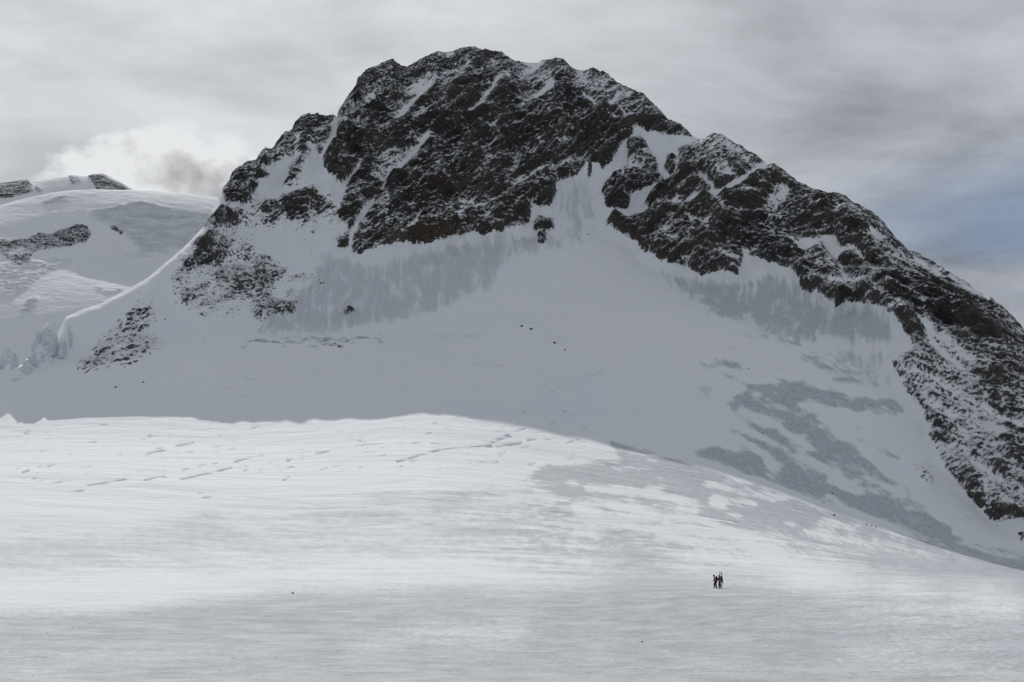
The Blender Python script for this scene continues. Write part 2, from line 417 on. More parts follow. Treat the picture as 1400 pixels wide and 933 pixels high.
poly(rock, [(1240, 372), (1262, 372), (1300, 400), (1330, 415)] + [(x + 2, y - 6) for x, y in RIDGE_G[10:16]] + [(1480, 520), (1500, 640), (1400, 621), (1383, 633), (1373, 589), (1344, 553), (1331, 508), (1293, 460), (1262, 440), (1215, 420), (1206, 402)], 0.95)
poly(rock, ZG((450, 650), (720, 650), (760, 800), (640, 800), (500, 780)), 0.76)
poly(rock, ZH((370, 115), (480, 60), (600, 140), (720, 160), (770, 300), (860, 410), (860, 560), (700, 600), (640, 500), (560, 330), (440, 240)), 0.66)
poly(rock, ZH((540, 425), (600, 390), (660, 430), (720, 560), (700, 680), (640, 620), (580, 540), (560, 480)), 0.62)
poly(rock, ZH((700, 580), (880, 600), (933, 650), (933, 800), (850, 770), (820, 800), (740, 730)), 0.76)
for pts, w, v in [
    (ZF((680, 270), (640, 310), (595, 355)), 9, 0.08), (ZF((425, 280), (450, 340)), 13, 0.2), (ZF((330, 485), (460, 430), (560, 380)), 8, 0.0),
    (ZF((265, 370), (340, 410), (350, 450)), 6, 0.08), (ZF((0, 560), (130, 540), (245, 505)), 7, 0.15), (ZF((265, 670), (345, 665)), 5, 0.2),
    (ZF((410, 870), (490, 885)), 9, 0.08), (ZF((345, 520), (405, 520), (410, 570)), 4, 0.2), (ZF((545, 810), (570, 860), (610, 940)), 8, 0.02),
    (ZF((600, 800), (640, 780)), 6, 0.2), (ZF((470, 590), (530, 590)), 4, 0.25), (ZF((900, 560), (925, 600)), 4, 0.2), (ZF((940, 510), (1045, 640)), 2.5, 0.25),
    (ZF((430, 130), (540, 210), (570, 270)), 5, 0.3), (ZF((540, 470), (580, 500)), 4, 0.3), (ZF((200, 820), (260, 820)), 3, 0.2), (ZF((60, 820), (120, 825)), 3, 0.25),
    (ZF((200, 700), (200, 800)), 3, 0.35), (ZF((310, 680), (310, 780)), 4, 0.35), (ZF((45, 680), (45, 780)), 2.5, 0.35), (ZF((440, 770), (460, 810)), 3, 0.25),
    (ZF((320, 590), (370, 640)), 3, 0.3), (ZF((800, 730), (860, 770)), 3, 0.25), (ZF((160, 910), (210, 910)), 6, 0.1),
    (ZG((190, 205), (220, 210)), 6, 0.15), (ZG((290, 150), (310, 170)), 3, 0.2), (ZG((340, 240), (360, 250)), 3, 0.3), (ZG((20, 100), (110, 215)), 3, 0.3),
    (ZG((160, 640), (420, 620)), 5, 0.2), (ZG((710, 460), (770, 500)), 3.5, 0.02), (ZG((820, 520), (860, 550)), 4, 0.08), (ZG((935, 570), (1060, 650), (1180, 705)), 4, 0.05),
    (ZG((720, 840), (800, 930)), 9, 0.15), (ZG((610, 690), (650, 690)), 4, 0.25), (ZG((780, 720), (760, 800)), 5, 0.5), (ZG((880, 640), (930, 690)), 3, 0.3), (ZG((600, 760), (560, 800)), 6, 0.3),
    (ZG((440, 660), (500, 720)), 6, 0.3), (ZG((300, 720), (400, 740)), 5, 0.25), (ZG((0, 370), (90, 340)), 8, 0.2),
    (ZH((520, 20), (600, 100), (670, 155)), 6, 0.02), (ZH((570, 10), (640, 70), (720, 130)), 11, 0.45), (ZH((510, 260), (560, 310), (640, 360)), 6, 0.18),
    (ZH((650, 400), (690, 450)), 8, 0.35), (ZH((670, 490), (740, 570), (830, 620)), 10, 0.2), (ZH((760, 310), (850, 360), (933, 410)), 6, 0.15), (ZH((700, 170), (740, 200)), 4, 0.2),
    (ZH((770, 640), (780, 690)), 4, 0.25), (ZH((880, 550), (933, 600)), 5, 0.4), (ZH((800, 490), (830, 480)), 5, 0.25), (ZH((740, 640), (690, 560)), 3, 0.9), (ZH((720, 600), (650, 480)), 3, 0.9),
]:
    stroke(rock, pts, w, v)
poly(rock, ZF((720, 440), (800, 395), (850, 460), (780, 540), (690, 580), (670, 560)), 0.3)
poly(rock, ZF((870, 790), (900, 740), (1000, 745), (1040, 800), (920, 840)), 0.22)
poly(rock, ZG((100, 310), (170, 315), (230, 390), (300, 400), (400, 490), (370, 500), (300, 450), (210, 470), (250, 560), (290, 600), (260, 620), (200, 500), (130, 400)), 0.08)
poly(rock, ZG((240, 445), (310, 440), (330, 510), (280, 500)), 0.6)
poly(rock, ZG((410, 320), (470, 305), (540, 360), (430, 370)), 0.03)
poly(rock, ZG((290, 300), (400, 340), (300, 360)), 0.4)
poly(rock, ZG((200, 710), (250, 705), (255, 760), (200, 780)), 0.95)
poly(rock, ZH((430, 530), (510, 560), (560, 640), (590, 655), (510, 620), (470, 570)), 0.75)
poly(rock, ZH((400, 520), (520, 540), (560, 600), (500, 610)), 0.3)
poly(rock, ZH((450, 540), (500, 560), (550, 630), (510, 620)), 0.75)
stroke(rock, ZH((535, 425), (550, 432)), 6, 0.9)
poly(rock, ZH((910, 850), (933, 835), (945, 880), (920, 890)), 0.9)
stroke(rock, ZF((205, 655), (240, 665)), 6, 0.0)
# little stones strung along the bergschrund and dome
for q in [(1155, 125), (1165, 132), (1190, 135), (1205, 137), (1270, 182), (1285, 200), (1320, 220)]:
    stroke(rock, ZK(q, (q[0] + 6, q[1] + 3)), 2.2, 0.95)
for q in [(415, 212), (430, 215), (455, 218), (500, 205), (540, 202), (575, 200), (230, 212), (245, 215), (330, 212), (350, 213)]:
    stroke(rock, ZK(q, (q[0] + 22, q[1] - 1)), 2.2, 0.9)
# --- brown rock
poly(tint, ZD((480, 550), (560, 500), (640, 440), (760, 400), (860, 390), (850, 470), (700, 545), (600, 555)), 1.0)
poly(tint, ZD((440, 130), (620, 160), (870, 210), (860, 380), (600, 400), (460, 360)), 0.55)
poly(tint, ZB((365, 680), (410, 680), (405, 933), (370, 933)), 0.6)
poly(tint, ZB((680, 480), (960, 500), (900, 640), (760, 650), (660, 600)), 0.4)
poly(tint, ZD((960, 460), (1120, 380), (1400, 260), (1400, 330), (1180, 470), (1020, 510)), 0.45)
poly(tint, ZE((650, 640), (1000, 640), (1100, 860), (930, 850), (830, 780)), 0.4)
poly(tint, ZC((500, 110), (620, 100), (640, 190), (510, 190)), 0.5)

# --- bare ice, plus shade painted as ice grey at left and in the foreground
poly(ice, [(440, 345), (480, 350), (500, 365), (560, 345), (620, 330), (690, 325), (730, 318), (760, 325), (770, 340), (745, 350), (700, 352), (685, 368), (675, 395), (640, 405), (600, 425), (560, 440), (480, 450), (420, 462), (340, 460), (360, 430), (385, 418), (425, 385)], 0.85)
poly(ice, ZE((290, 380), (420, 270), (470, 240), (560, 250), (560, 400), (560, 560), (540, 700), (470, 720), (350, 760), (220, 760), (230, 700), (280, 600), (240, 520)), 0.62)
poly(ice, [(385, 300), (420, 318), (440, 345), (430, 360), (400, 345), (350, 340)], 0.3)
poly(ice, ZE((830, 20), (900, 30), (1080, 40), (1200, 60), (1180, 120), (1060, 130), (940, 90), (860, 60)), 0.4)
poly(ice, [(890, 362), (950, 385), (1010, 385), (1060, 370), (1100, 400), (1145, 425), (1210, 432), (1226, 468), (1200, 470), (1140, 462), (1100, 466), (1060, 455), (1040, 445), (1000, 440), (965, 430), (960, 415), (920, 395)], 0.85)
poly(ice, [(1144, 428), (1185, 420), (1210, 432), (1226, 468), (1200, 470), (1150, 455)], 1.05)
poly(ice, ZL((500, 290), (640, 290), (750, 300), (850, 330), (1000, 340), (1050, 380), (980, 400), (880, 390), (800, 360), (700, 350), (640, 360), (600, 330)), 0.82)
poly(ice, ZL((440, 350), (520, 305), (620, 370), (750, 430), (850, 480), (930, 560), (1010, 630), (1150, 740), (1300, 850), (1400, 905), (1400, 940), (1300, 900), (1150, 800), (1000, 740), (850, 700), (700, 650), (560, 590), (460, 560), (370, 530), (340, 500), (430, 480), (520, 470), (560, 450), (500, 410)), 0.85)
poly(ice, ZL((770, 390), (890, 430), (880, 440), (800, 410)), 0.8)
poly(ice, ZL((840, 455), (940, 490), (1020, 530), (1000, 545), (900, 490)), 0.85)
poly(ice, ZL((800, 180), (960, 200), (980, 300), (850, 300), (640, 190)), 0.48)
for pts, w, v in [(ZL((560, 455), (650, 510), (740, 560)), 7, 0.1), (ZL((770, 520), (900, 590), (1020, 640)), 6, 0.15), (ZL((780, 600), (870, 640)), 8, 0.2), (ZL((450, 490), (560, 485), (600, 560)), 16, 0.2),
                  (ZL((600, 355), (560, 320)), 5, 0.3), (ZL((620, 400), (540, 340)), 5, 0.3), (ZL((1160, 640), (1220, 670)), 5, 0.7), (ZL((1180, 700), (1320, 760)), 6, 0.5), (ZL((360, 345), (370, 350)), 4, 0.7), (ZL((360, 400), (390, 412)), 4, 0.7),
                  (ZL((640, 180), (770, 220)), 4, 0.5), (ZL((800, 180), (880, 200)), 4, 0.6), (ZL((850, 230), (960, 290)), 4, 0.5)]:
    stroke(ice, pts, w, v)
poly(ice, ZN((0, 195), (100, 150), (300, 138), (480, 160), (700, 250), (900, 330), (1100, 400), (1400, 500), (1400, 746), (0, 746)), 0.68)
poly(ice, ZN((60, 170), (200, 140), (420, 150), (560, 190), (700, 250), (880, 320), (700, 300), (560, 290), (440, 250), (260, 220), (150, 270), (40, 260)), 0.9)
for k in range(70):
    x = RNG.uniform(760, 1390); y0_ = np.interp(x, [760, 900, 1000, 1100, 1200, 1300, 1400], [600, 618, 655, 700, 732, 765, 795])
    y = y0_ + RNG.uniform(2, 130) * np.interp(x, [760, 1400], [1.2, 0.35]); sl_ = np.interp(x, [760, 950, 1400], [0.06, 0.3, 0.36]) * np.interp(y, [600, 780], [1.0, 0.35])
    L_ = RNG.uniform(12, 60)
    STREAKS.append(([(x, y), (x + L_, y + L_ * sl_ * RNG.uniform(0.7, 1.2))], RNG.uniform(2.5, 7), RNG.uniform(0.0, 0.35)))
poly(ice, ZM((1080, 330), (1180, 200), (1260, 220), (1400, 200), (1400, 400), (1250, 390)), 0.5)
poly(ice, ZN((0, 500), (500, 500), (900, 560), (1400, 600), (1400, 746), (0, 746)), 0.78)  # foreground polygons: bare ice, greyed further to paint in cloud shade
poly(ice, ZM((0, 560), (300, 545), (700, 500), (1400, 495), (1400, 746), (0, 746)), 0.78)
poly(ice, ZM((0, 560), (300, 545), (760, 500), (1400, 500), (1400, 590), (1000, 620), (500, 600), (0, 620)), 0.92)
poly(ice, ZN((0, 505), (480, 510), (900, 560), (500, 600), (200, 580), (0, 600)), 0.9)
poly(ice, ZM((0, 300), (300, 300), (620, 220), (1100, 190), (1100, 470), (600, 450), (200, 490), (0, 500)), 0.42)  # left wedge: a soft shadow painted in as ice grey
poly(ice, ZM((560, 330), (900, 250), (1120, 200), (1400, 185), (1520, 200), (1520, 520), (1100, 480), (700, 490), (420, 470)), 0.55)
poly(ice, ZM((0, 400), (400, 340), (560, 270), (640, 300), (500, 400), (200, 460), (0, 480)), 0.66)  # darker core of the painted shadow wedge
poly(ice, [(830, 600), (940, 632), (1100, 688), (1250, 738), (1420, 790), (1420, 850), (1300, 812), (1180, 775), (1050, 735), (950, 700), (860, 655)], 0.92)
for pts, w, v in [(ZN((180, 290), (400, 335), (600, 345), (800, 400)), 11, 0.08), (ZN((270, 265), (420, 300), (560, 310)), 7, 0.12), (ZN((280, 210), (500, 255)), 8, 0.2), (ZN((800, 330), (960, 370), (1200, 405)), 8, 0.1),
                  (ZN((0, 488), (280, 488)), 8, 0.05), (ZN((430, 400), (600, 420), (760, 440)), 9, 0.08), (ZN((760, 470), (1000, 480), (1400, 560)), 9, 0.2), (ZN((400, 600), (620, 590)), 6, 0.3),
                  (ZN((900, 660), (1200, 690), (1400, 730)), 16, 0.25), (ZN((1050, 600), (1400, 590)), 6, 0.3), (ZN((0, 570), (60, 600)), 16, 0.3), (ZM((0, 530), (500, 500), (800, 450), (1400, 440)), 10, 0.0),
                  (ZM((950, 640), (1200, 600), (1400, 610)), 18, 0.2), (ZM((0, 660), (700, 640)), 8, 0.3), (ZN((600, 380), (900, 430), (1300, 500)), 5, 0.15), (ZN((0, 240), (150, 250)), 8, 0.15),
                  (ZN((650, 560), (1100, 580)), 4, 0.3), (ZN((120, 420), (300, 400)), 7, 0.2)]:
    stroke(ice, pts, w, v)
for k in range(120):
    t_ = RNG.uniform(0, 1); cx0 = 985 + 400 * t_; cy0 = 545 + 235 * t_ + RNG.normal(0, 30 - 12 * t_)
    L_ = RNG.uniform(18, 80) * (1 - 0.3 * t_); sl_ = RNG.uniform(0.40, 0.62)
    STREAKS.append(([(cx0, cy0), (cx0 + L_, cy0 + L_ * sl_)], RNG.uniform(1.6, 6), RNG.choice([0.0, 0.15, 0.95, 1.0, 1.0])))
for k in range(60):
    cx0, cy0 = RNG.uniform(930, 1200), RNG.uniform(440, 560)
    L_ = RNG.uniform(12, 60)
    STREAKS.append(([(cx0, cy0), (cx0 + L_, cy0 + L_ * RNG.uniform(0.12, 0.4))], RNG.uniform(1.6, 5), RNG.uniform(0.5, 0.95)))
for q in STREAKS:
    stroke(ice, *q)
poly(ice, ZJ((390, 330), (620, 270), (600, 330), (480, 380), (400, 400)), 0.4)
poly(ice, ZJ((390, 460), (470, 430), (360, 550)), 0.6)
poly(ice, ZK((720, 270), (850, 220), (1050, 170), (1180, 170), (1200, 300), (1000, 320), (800, 310)), 0.22)
poly(ice, ZK((30, 340), (150, 290), (250, 310), (150, 350), (50, 385)), 0.25)
# --- crevasses and the bergschrund
for pts in [ZM((495, 187), (635, 155)), ZM((865, 125), (890, 120)), ZM((920, 105), (1015, 90)), ZM((785, 138), (800, 135)), ZM((785, 155), (803, 152)), ZM((775, 190), (792, 180)), ZM((545, 225), (562, 222)),
            ZM((553, 238), (577, 235)), ZM((240, 197), (345, 185)), ZM((395, 188), (450, 178)), ZM((640, 140), (720, 126)), ZM((190, 217), (228, 213)), ZM((400, 120), (450, 112)), ZM((1345, 88), (1400, 78)),
            ZM((480, 95), (530, 85)), ZQ((160, 315), (250, 308)), ZQ((270, 297), (345, 294)), ZQ((400, 360), (560, 330), (620, 318)), ZQ((640, 312), (760, 298)), ZQ((780, 302), (880, 298)), ZQ((900, 292), (985, 286)),
            ZQ((780, 278), (830, 272)), ZQ((850, 252), (890, 241)), ZQ((530, 292), (600, 298)), ZQ((90, 340), (140, 334)), ZM((800, 440), (880, 432)), ZM((660, 455), (740, 450)), ZM((130, 190), (170, 186)),
            ZM((60, 165), (80, 160)), ZQ((1050, 300), (1100, 280))]:
    stroke(groove, pts, 1.7, 1.0)
for k in range(330):
    x = RNG.uniform(-30, 800); y = RNG.uniform(575, 650) - 0.03 * (x - 300)
    if 560 < y < 665:
        Lh = RNG.uniform(3, 12)
        stroke(groove, [(x, y), (x + Lh, y - Lh * RNG.uniform(0.08, 0.25))], 1.5, RNG.uniform(0.25, 0.8))
for k in range(160):
    x = RNG.uniform(330, 660); y = 469 - 0.035 * (x - 330) + RNG.normal(0, 3)
    a = 0.9 if x < 520 else 0.4
    stroke(groove, [(x, y), (x + RNG.uniform(3, 11), y - RNG.uniform(-1, 2))], 2.0, RNG.uniform(0.4, 1.0) * a)
stroke(lip, ZK((80, 185), (230, 192), (420, 205), (600, 180), (800, 150), (1000, 115), (1140, 110), (1240, 150), (1340, 240), (1390, 290)), 7, 1.0)
for k in range(50):
    x = RNG.uniform(5, 240); y = RNG.uniform(540, 570)
    stroke(groove, [(x, y), (x + RNG.uniform(4, 10), y - 1)], 1.3, 0.25)
# tracks and avalanche runnels running down the snow
for pts in [ZM((760, 240), (785, 180), (800, 140)), ZM((1170, 220), (1195, 120), (1195, 60)), ZM((1330, 240), (1340, 190)), ZM((1290, 290), (1320, 220)), ZM((630, 270), (668, 230))]:
    stroke(lip, pts, 3, 0.6)

rock_soft = blur(rock, 5.0)
rock_reg = blur(rock, 2.2)
rock -= 0.10 * sstep(XX, 480, 430) * sstep(YY, 270, 320) * (rock > 0.4) * (rock < 0.95)
rock -= 0.09 * sstep(XX, 1200, 1240) * sstep(YY, 455, 480) * (rock > 0.4) * (rock < 0.9)
lw = sstep(XX, 480, 430) * sstep(YY, 270, 320)
lw = np.maximum(lw, 0.7 * sstep(XX, 1200, 1240) * sstep(YY, 455, 480))
rock = (0.6 - 0.4 * lw) * blur(rock, 0.8) + (0.4 - 0.3 * lw) * blur(rock, 3.2) + 0.7 * lw * blur(rock, 6.5); ice_st = blur(ice, 8.0)
wb = np.maximum(sstep(YY, 680, 780), sstep(YY, 625, 670) * sstep(XX, 800, 640))
ice = blur(ice, 3.4) * (1 - wb) + blur(ice, 18.0) * wb; tint = blur(tint, 4.0); groove = blur(groove, 0.55); lip = blur(lip, 1.5)


# ------------------------------------------------------------------ materials
def new_mat(name):
    m = bpy.data.materials.new(name); m.use_nodes = True
    t = NT(m.node_tree); t.n.clear()
    out = t.n.new('ShaderNodeOutputMaterial')
    b = t.n.new('ShaderNodeBsdfPrincipled')
    t.l.new(b.outputs[0], out.inputs[0])
    return m, t, b


def terrain_material():
    m, t, b = new_mat("snow_ice_and_rock")
    g = t.n.new('ShaderNodeNewGeometry'); pos = g.outputs['Position']
    px, py, pz = t.sep(pos)[:3]
    nz = t.sep(g.outputs['Normal'])[2]
    dist = t.vmath('LENGTH', pos)
    # rock: bedding dips to one side, so stretch along it
    a = t.math('ADD', px, pz); bb = t.math('SUBTRACT', pz, px)
    q = t.comb(t.math('MULTIPLY', a, 0.45), t.math('MULTIPLY', py, 0.7), t.math('MULTIPLY', bb, 0.8))
    n1 = t.noise(q, 0.30, 4.0, 0.72)
    n2 = t.noise(q, 0.05, 3.0, 0.55)
    d = t.attr('rock')
    v = t.math('ADD', d, t.math('MULTIPLY', t.math('SUBTRACT', n1, 0.5), 4.2))
    v = t.math('ADD', v, t.math('MULTIPLY', t.math('SUBTRACT', n2, 0.5), 1.1))
    v = t.math('ADD', v, t.math('MULTIPLY', t.math('SUBTRACT', 0.50, nz), 0.9))
    v = t.math('MULTIPLY', v, t.step(d, 0.03, 0.22))
    fr = t.step(v, 0.57, 0.96)
    hue = t.noise(pos, 0.018, 4.0, 0.6)
    rc = t.mix(t.step(hue, 0.4, 0.66), (0.050, 0.048, 0.047, 1), (0.100, 0.086, 0.074, 1))
    rc = t.mix(t.math('MULTIPLY', t.step(n1, 0.48, 0.66), 0.65), rc, (0.165, 0.157, 0.15, 1))
    tn = t.math('MULTIPLY', t.attr('tint'), t.step(t.noise(q, 0.06, 4.0, 0.65), 0.36, 0.6), clamp=True)
    rc = t.mix(t.math('MULTIPLY', tn, 0.8), rc, (0.088, 0.055, 0.033, 1))
    # snow and ice; the ice value also carries painted cloud shade
    i0 = t.attr('ice')
    gn = t.noise(t.vmath('MULTIPLY', pos, (1.0, 1.0, 1.0)), 0.22, 6.0, 0.72)
    near = t.step(dist, 420.0, 60.0)
    gn2 = t.noise(pos, 1.6, 5.0, 0.7)
    iv = t.math('ADD', i0, t.math('MULTIPLY', t.math('SUBTRACT', gn, 0.5), 0.6))
    iv = t.math('ADD', iv, t.math('MULTIPLY', t.math('MULTIPLY', t.math('SUBTRACT', gn2, 0.5), 1.6), near))
    fi = t.math('MULTIPLY', t.step(iv, 0.10, 0.95), t.step(i0, 0.02, 0.2))
    big = t.noise(pos, 0.006, 3.0, 0.5)
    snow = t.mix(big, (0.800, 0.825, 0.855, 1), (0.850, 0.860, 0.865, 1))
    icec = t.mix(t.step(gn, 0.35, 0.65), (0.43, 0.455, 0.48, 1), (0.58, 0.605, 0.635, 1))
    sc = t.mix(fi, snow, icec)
    gv = t.attr('groove')
    sc = t.mix(t.math('MULTIPLY', t.step(gv, 0.1, 0.8), 0.85), sc, (0.28, 0.33, 0.385, 1))
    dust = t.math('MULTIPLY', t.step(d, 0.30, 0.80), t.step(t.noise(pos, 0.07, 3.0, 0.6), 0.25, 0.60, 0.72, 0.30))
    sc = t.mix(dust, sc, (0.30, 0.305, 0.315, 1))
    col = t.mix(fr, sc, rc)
    t.l.new(col, b.inputs['Base Color'])
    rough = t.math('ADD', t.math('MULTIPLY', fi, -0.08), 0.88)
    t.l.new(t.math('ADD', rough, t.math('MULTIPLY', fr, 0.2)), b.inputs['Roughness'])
    b.inputs['Specular IOR Level'].default_value = 0.08
    # relief
    hs = t.noise(t.comb(t.math('MULTIPLY', px, 0.8), py, pz), 0.10, 5.0, 0.62)
    hsn = t.noise(pos, 2.2, 4.0, 0.65)
    h1 = t.math('MULTIPLY', hs, t.step(dist, 60.0, 420.0, 1.0, 1.2))
    hl = t.noise(t.comb(t.math('MULTIPLY', px, 0.7), t.math('ADD', py, t.math('MULTIPLY', px, 0.15)), pz), 0.030, 3.0, 0.55, 0.3)
    h1 = t.math('ADD', h1, t.math('MULTIPLY', t.math('MULTIPLY', hl, 5.5), t.step(dist, 300.0, 650.0)))
    hm = t.noise(t.comb(t.math('MULTIPLY', px, 0.55), t.math('ADD', py, t.math('MULTIPLY', px, 0.12)), pz), 0.32, 4.0, 0.6)
    h1 = t.math('ADD', h1, t.math('MULTIPLY', hm, 0.35))
    h1 = t.math('ADD', h1, t.math('MULTIPLY', t.math('MULTIPLY', hsn, 0.16), near))
    hr = t.math('ADD', t.math('MULTIPLY', n1, 9.0), h1)
    hh = t.n.new('ShaderNodeMix'); hh.data_type = 'FLOAT'
    t.l.new(fr, hh.inputs[0]); t.l.new(h1, hh.inputs[2]); t.l.new(hr, hh.inputs[3])
    bm = t.n.new('ShaderNodeBump'); bm.inputs['Strength'].default_value = 0.8; bm.inputs['Distance'].default_value = 1.0
    t.l.new(hh.outputs[0], bm.inputs['Height'])
    t.l.new(bm.outputs[0], b.inputs['Normal'])
    return m


MAT = terrain_material()


def grid_mesh(name, P, attrs, faces, parent=None, smooth=True):
    """One mesh object from the vertices of a survey grid that these quads use."""
    used = np.unique(faces)
    remap = np.zeros(P.shape[0], np.int64); remap[used] = np.arange(len(used))
    f = remap[faces]
    me = bpy.data.meshes.new(name)
    me.vertices.add(len(used)); me.vertices.foreach_set('co', P[used].astype(np.float32).ravel())
    me.loops.add(f.size); me.loops.foreach_set('vertex_index', f.astype(np.int32).ravel())
    me.polygons.add(len(f))
    me.polygons.foreach_set('loop_start', np.arange(0, f.size, 4, dtype=np.int32))
    me.polygons.foreach_set('use_smooth', np.full(len(f), smooth, bool))
    for k, a in attrs.items():
        at = me.attributes.new(k, 'FLOAT', 'POINT'); at.data.foreach_set('value', a[used].astype(np.float32))
    me.materials.append(MAT)
    me.update(calc_edges=True)
    o = bpy.data.objects.new(name, me)
    scene.collection.objects.link(o)
    o.parent = parent
    return o


def tag(o, label=None, cat=None, group=None, kind=None):
    for k, v in (('label', label), ('category', cat), ('group', group), ('kind', kind)):
        if v:
            o[k] = v
    return o


def pchip_slopes(r, z):
    h = np.diff(r, axis=1); dl = np.diff(z, axis=1) / h
    m = np.zeros_like(z)
    w1 = 2 * h[:, 1:] + h[:, :-1]; w2 = h[:, 1:] + 2 * h[:, :-1]
    same = dl[:, :-1] * dl[:, 1:] > 0
    with np.errstate(divide='ignore', invalid='ignore'):
        hm = (w1 + w2) / (w1 / dl[:, :-1] + w2 / dl[:, 1:])
    m[:, 1:-1] = np.where(same, hm, 0)
    m[:, 0] = dl[:, 0]; m[:, -1] = dl[:, -1]
    return m


def column_eval(kr, kz, km, r):
    i = np.clip(np.searchsorted(kr, r) - 1, 0, len(kr) - 2)
    h = kr[i + 1] - kr[i]; t = (r - kr[i]) / h
    return ((2 * t ** 3 - 3 * t ** 2 + 1) * kz[i] + (t ** 3 - 2 * t ** 2 + t) * h * km[i] +
            (-2 * t ** 3 + 3 * t ** 2) * kz[i + 1] + (t ** 3 - t ** 2) * h * km[i + 1])


class Line:
    """A line of the relief: photo point + real distance for each station, read by bearing."""
    def __init__(self, pts, dist_by_x, soft_r=0.0, soft_t=0.0):
        p = np.array(pts, float)
        dx = np.array(sorted(dist_by_x.items()), float)
        a, t = ray(p[:, 0], p[:, 1])
        o = np.argsort(a)
        self.a, self.t = a[o], t[o]
        self.r = np.interp(p[:, 0], dx[:, 0], dx[:, 1])[o]
        g = np.linspace(self.a[0], self.a[-1], 2400)
        if not (soft_r or soft_t):
            return
        t2, r2 = np.interp(g, self.a, self.t), np.interp(g, self.a, self.r)
        per = (g[1] - g[0]) * FPX
        self.a, self.t, self.r = g, self._soft(t2, soft_t / per), self._soft(r2, soft_r / per)

    @staticmethod
    def _soft(v, s):
        if s <= 0:
            return v
        n = int(3 * s) + 1
        k = np.exp(-0.5 * (np.arange(-n, n + 1) / s) ** 2); k /= k.sum()
        lo = v[0] + (v[0] - v[1]) * np.arange(n, 0, -1); hi = v[-1] + (v[-1] - v[-2]) * np.arange(1, n + 1)
        return np.convolve(np.concatenate([lo, v, hi]), k, mode='valid')

    def __call__(self, az):
        r = np.interp(az, self.a, self.r)
        return r, np.interp(az, self.a, self.t) * r + EYE


# bearings: dense across the view, coarse round the rest of the compass
a0, a1 = float(ray(-110, 600)[0]), float(ray(1510, 600)[0])
dense = np.linspace(a0, a1, 1190)
coarse = np.concatenate([np.linspace(a1, math.radians(50), 26)[1:], np.radians(np.arange(60, 301, 10)), np.linspace(math.radians(310), a0 + 2 * math.pi, 26)[:-1]])
AZ = np.concatenate([dense, coarse])
NC = len(AZ)
azw = (AZ + math.pi) % (2 * math.pi) - math.pi

L_S = Line([(-300, 575), (0, 568), (200, 566), (400, 574), (600, 556), (800, 597), (1000, 645), (1200, 722), (1400, 785), (1600, 830), (1800, 840)],
           {-300: 1380, 0: 1350, 200: 1300, 400: 1250, 600: 1220, 800: 1180, 1000: 1120, 1200: 1090, 1400: 1060, 1800: 1040}, 70, 55)
L_F = Line([(-300, 530), (0, 526), (60, 522), (100, 514), (200, 498), (300, 472), (400, 467), (500, 464), (600, 455), (700, 440), (800, 430), (900, 420), (1000, 440), (1100, 470), (1180, 500), (1250, 575), (1300, 655), (1350, 722), (1400, 740), (1600, 815), (1800, 820)],
           {-300: 1400, 0: 1400, 100: 1415, 200: 1420, 300: 1450, 400: 1500, 600: 1550, 800: 1570, 1000: 1520, 1200: 1400, 1300: 1290, 1400: 1200, 1800: 1150}, 45, 22)
L_B = Line([(-300, 515), (0, 506), (60, 497), (90, 480), (200, 450), (300, 430), (400, 420), (500, 362), (600, 338), (700, 322), (800, 325), (850, 340), (900, 362), (1000, 385), (1100, 405), (1200, 432), (1250, 478), (1300, 600), (1350, 690), (1400, 715), (1600, 790), (1800, 790)],
           {-300: 1425, 0: 1425, 100: 1450, 200: 1480, 300: 1540, 400: 1600, 500: 1690, 600: 1740, 700: 1760, 800: 1765, 900: 1745, 1000: 1690, 1100: 1610, 1200: 1510, 1250: 1410, 1300: 1325, 1350: 1255, 1400: 1220, 1800: 1180}, 35, 16)
L_R = Line([(-400, 500), (-150, 515)] + RIDGE[1:] + [(1900, 760)],
           {-400: 1450, 0: 1452, 22: 1458, 63: 1466, 112: 1503, 158: 1529, 181: 1540, 220: 1575, 256: 1628, 290: 1699, 322: 1800, 354: 1835, 400: 1890, 442: 1905, 461: 1893, 470: 1947, 483: 2001, 503: 2099, 529: 2120, 557: 2095,
            592: 2110, 643: 2140, 712: 2090, 743: 2090, 790: 2035, 870: 1965, 950: 1890, 1100: 1750, 1200: 1680, 1300: 1600, 1400: 1520, 1600: 1430, 1900: 1330}, 9, 0)

one = np.ones(NC)
rS, zS = L_S(azw); rF, zF = L_F(azw); rB, zB = L_B(azw); rR, zR = L_R(azw)
fade = sstep(np.abs(azw), math.radians(46), math.radians(29))
g0 = 0.0
zS, zF, zB, zR = (v * fade for v in (zS, zF, zB, zR))
zF = np.maximum(zF, zS + 0.5 * fade); zB = np.maximum(zB, zF + 0.5 * fade); zR = np.maximum(zR, zB + 0.5 * fade)
rimw = sstep(azw, float(ray(318, 300)[0]), float(ray(285, 300)[0])) * sstep(azw, float(ray(60, 450)[0]), float(ray(95, 430)[0]))
rK = rR - np.minimum(24.0, 0.45 * (rR - rB)); zK = zR - (rR - rK) * (0.40 * rimw + (1 - rimw) * (zR - zB) / np.maximum(rR - rB, 1))
KR = np.stack([2 * one, 40 * one, 78 * one, 108 * one, 190 * one, 245 * one, 380 * one, 640 * one, rS, rF, rB, rK, rR], 1)
KZ = np.stack([0 * one, -4.6 * one, -6.1 * one, -5.6 * one, 0.26 * one, 0.013 * zS + 0.6, 0.055 * zS + 0.95, 0.30 * zS + 0.7, zS, zF, zB, zK, zR], 1)
KM = pchip_slopes(KR, KZ)
N0, N1, N2, N3, N4 = 36, 335, 105, 430, 34
rows = []
R2 = np.zeros((N0 + N1 + N2 + N3 + N4, NC)); Z2 = np.zeros_like(R2)
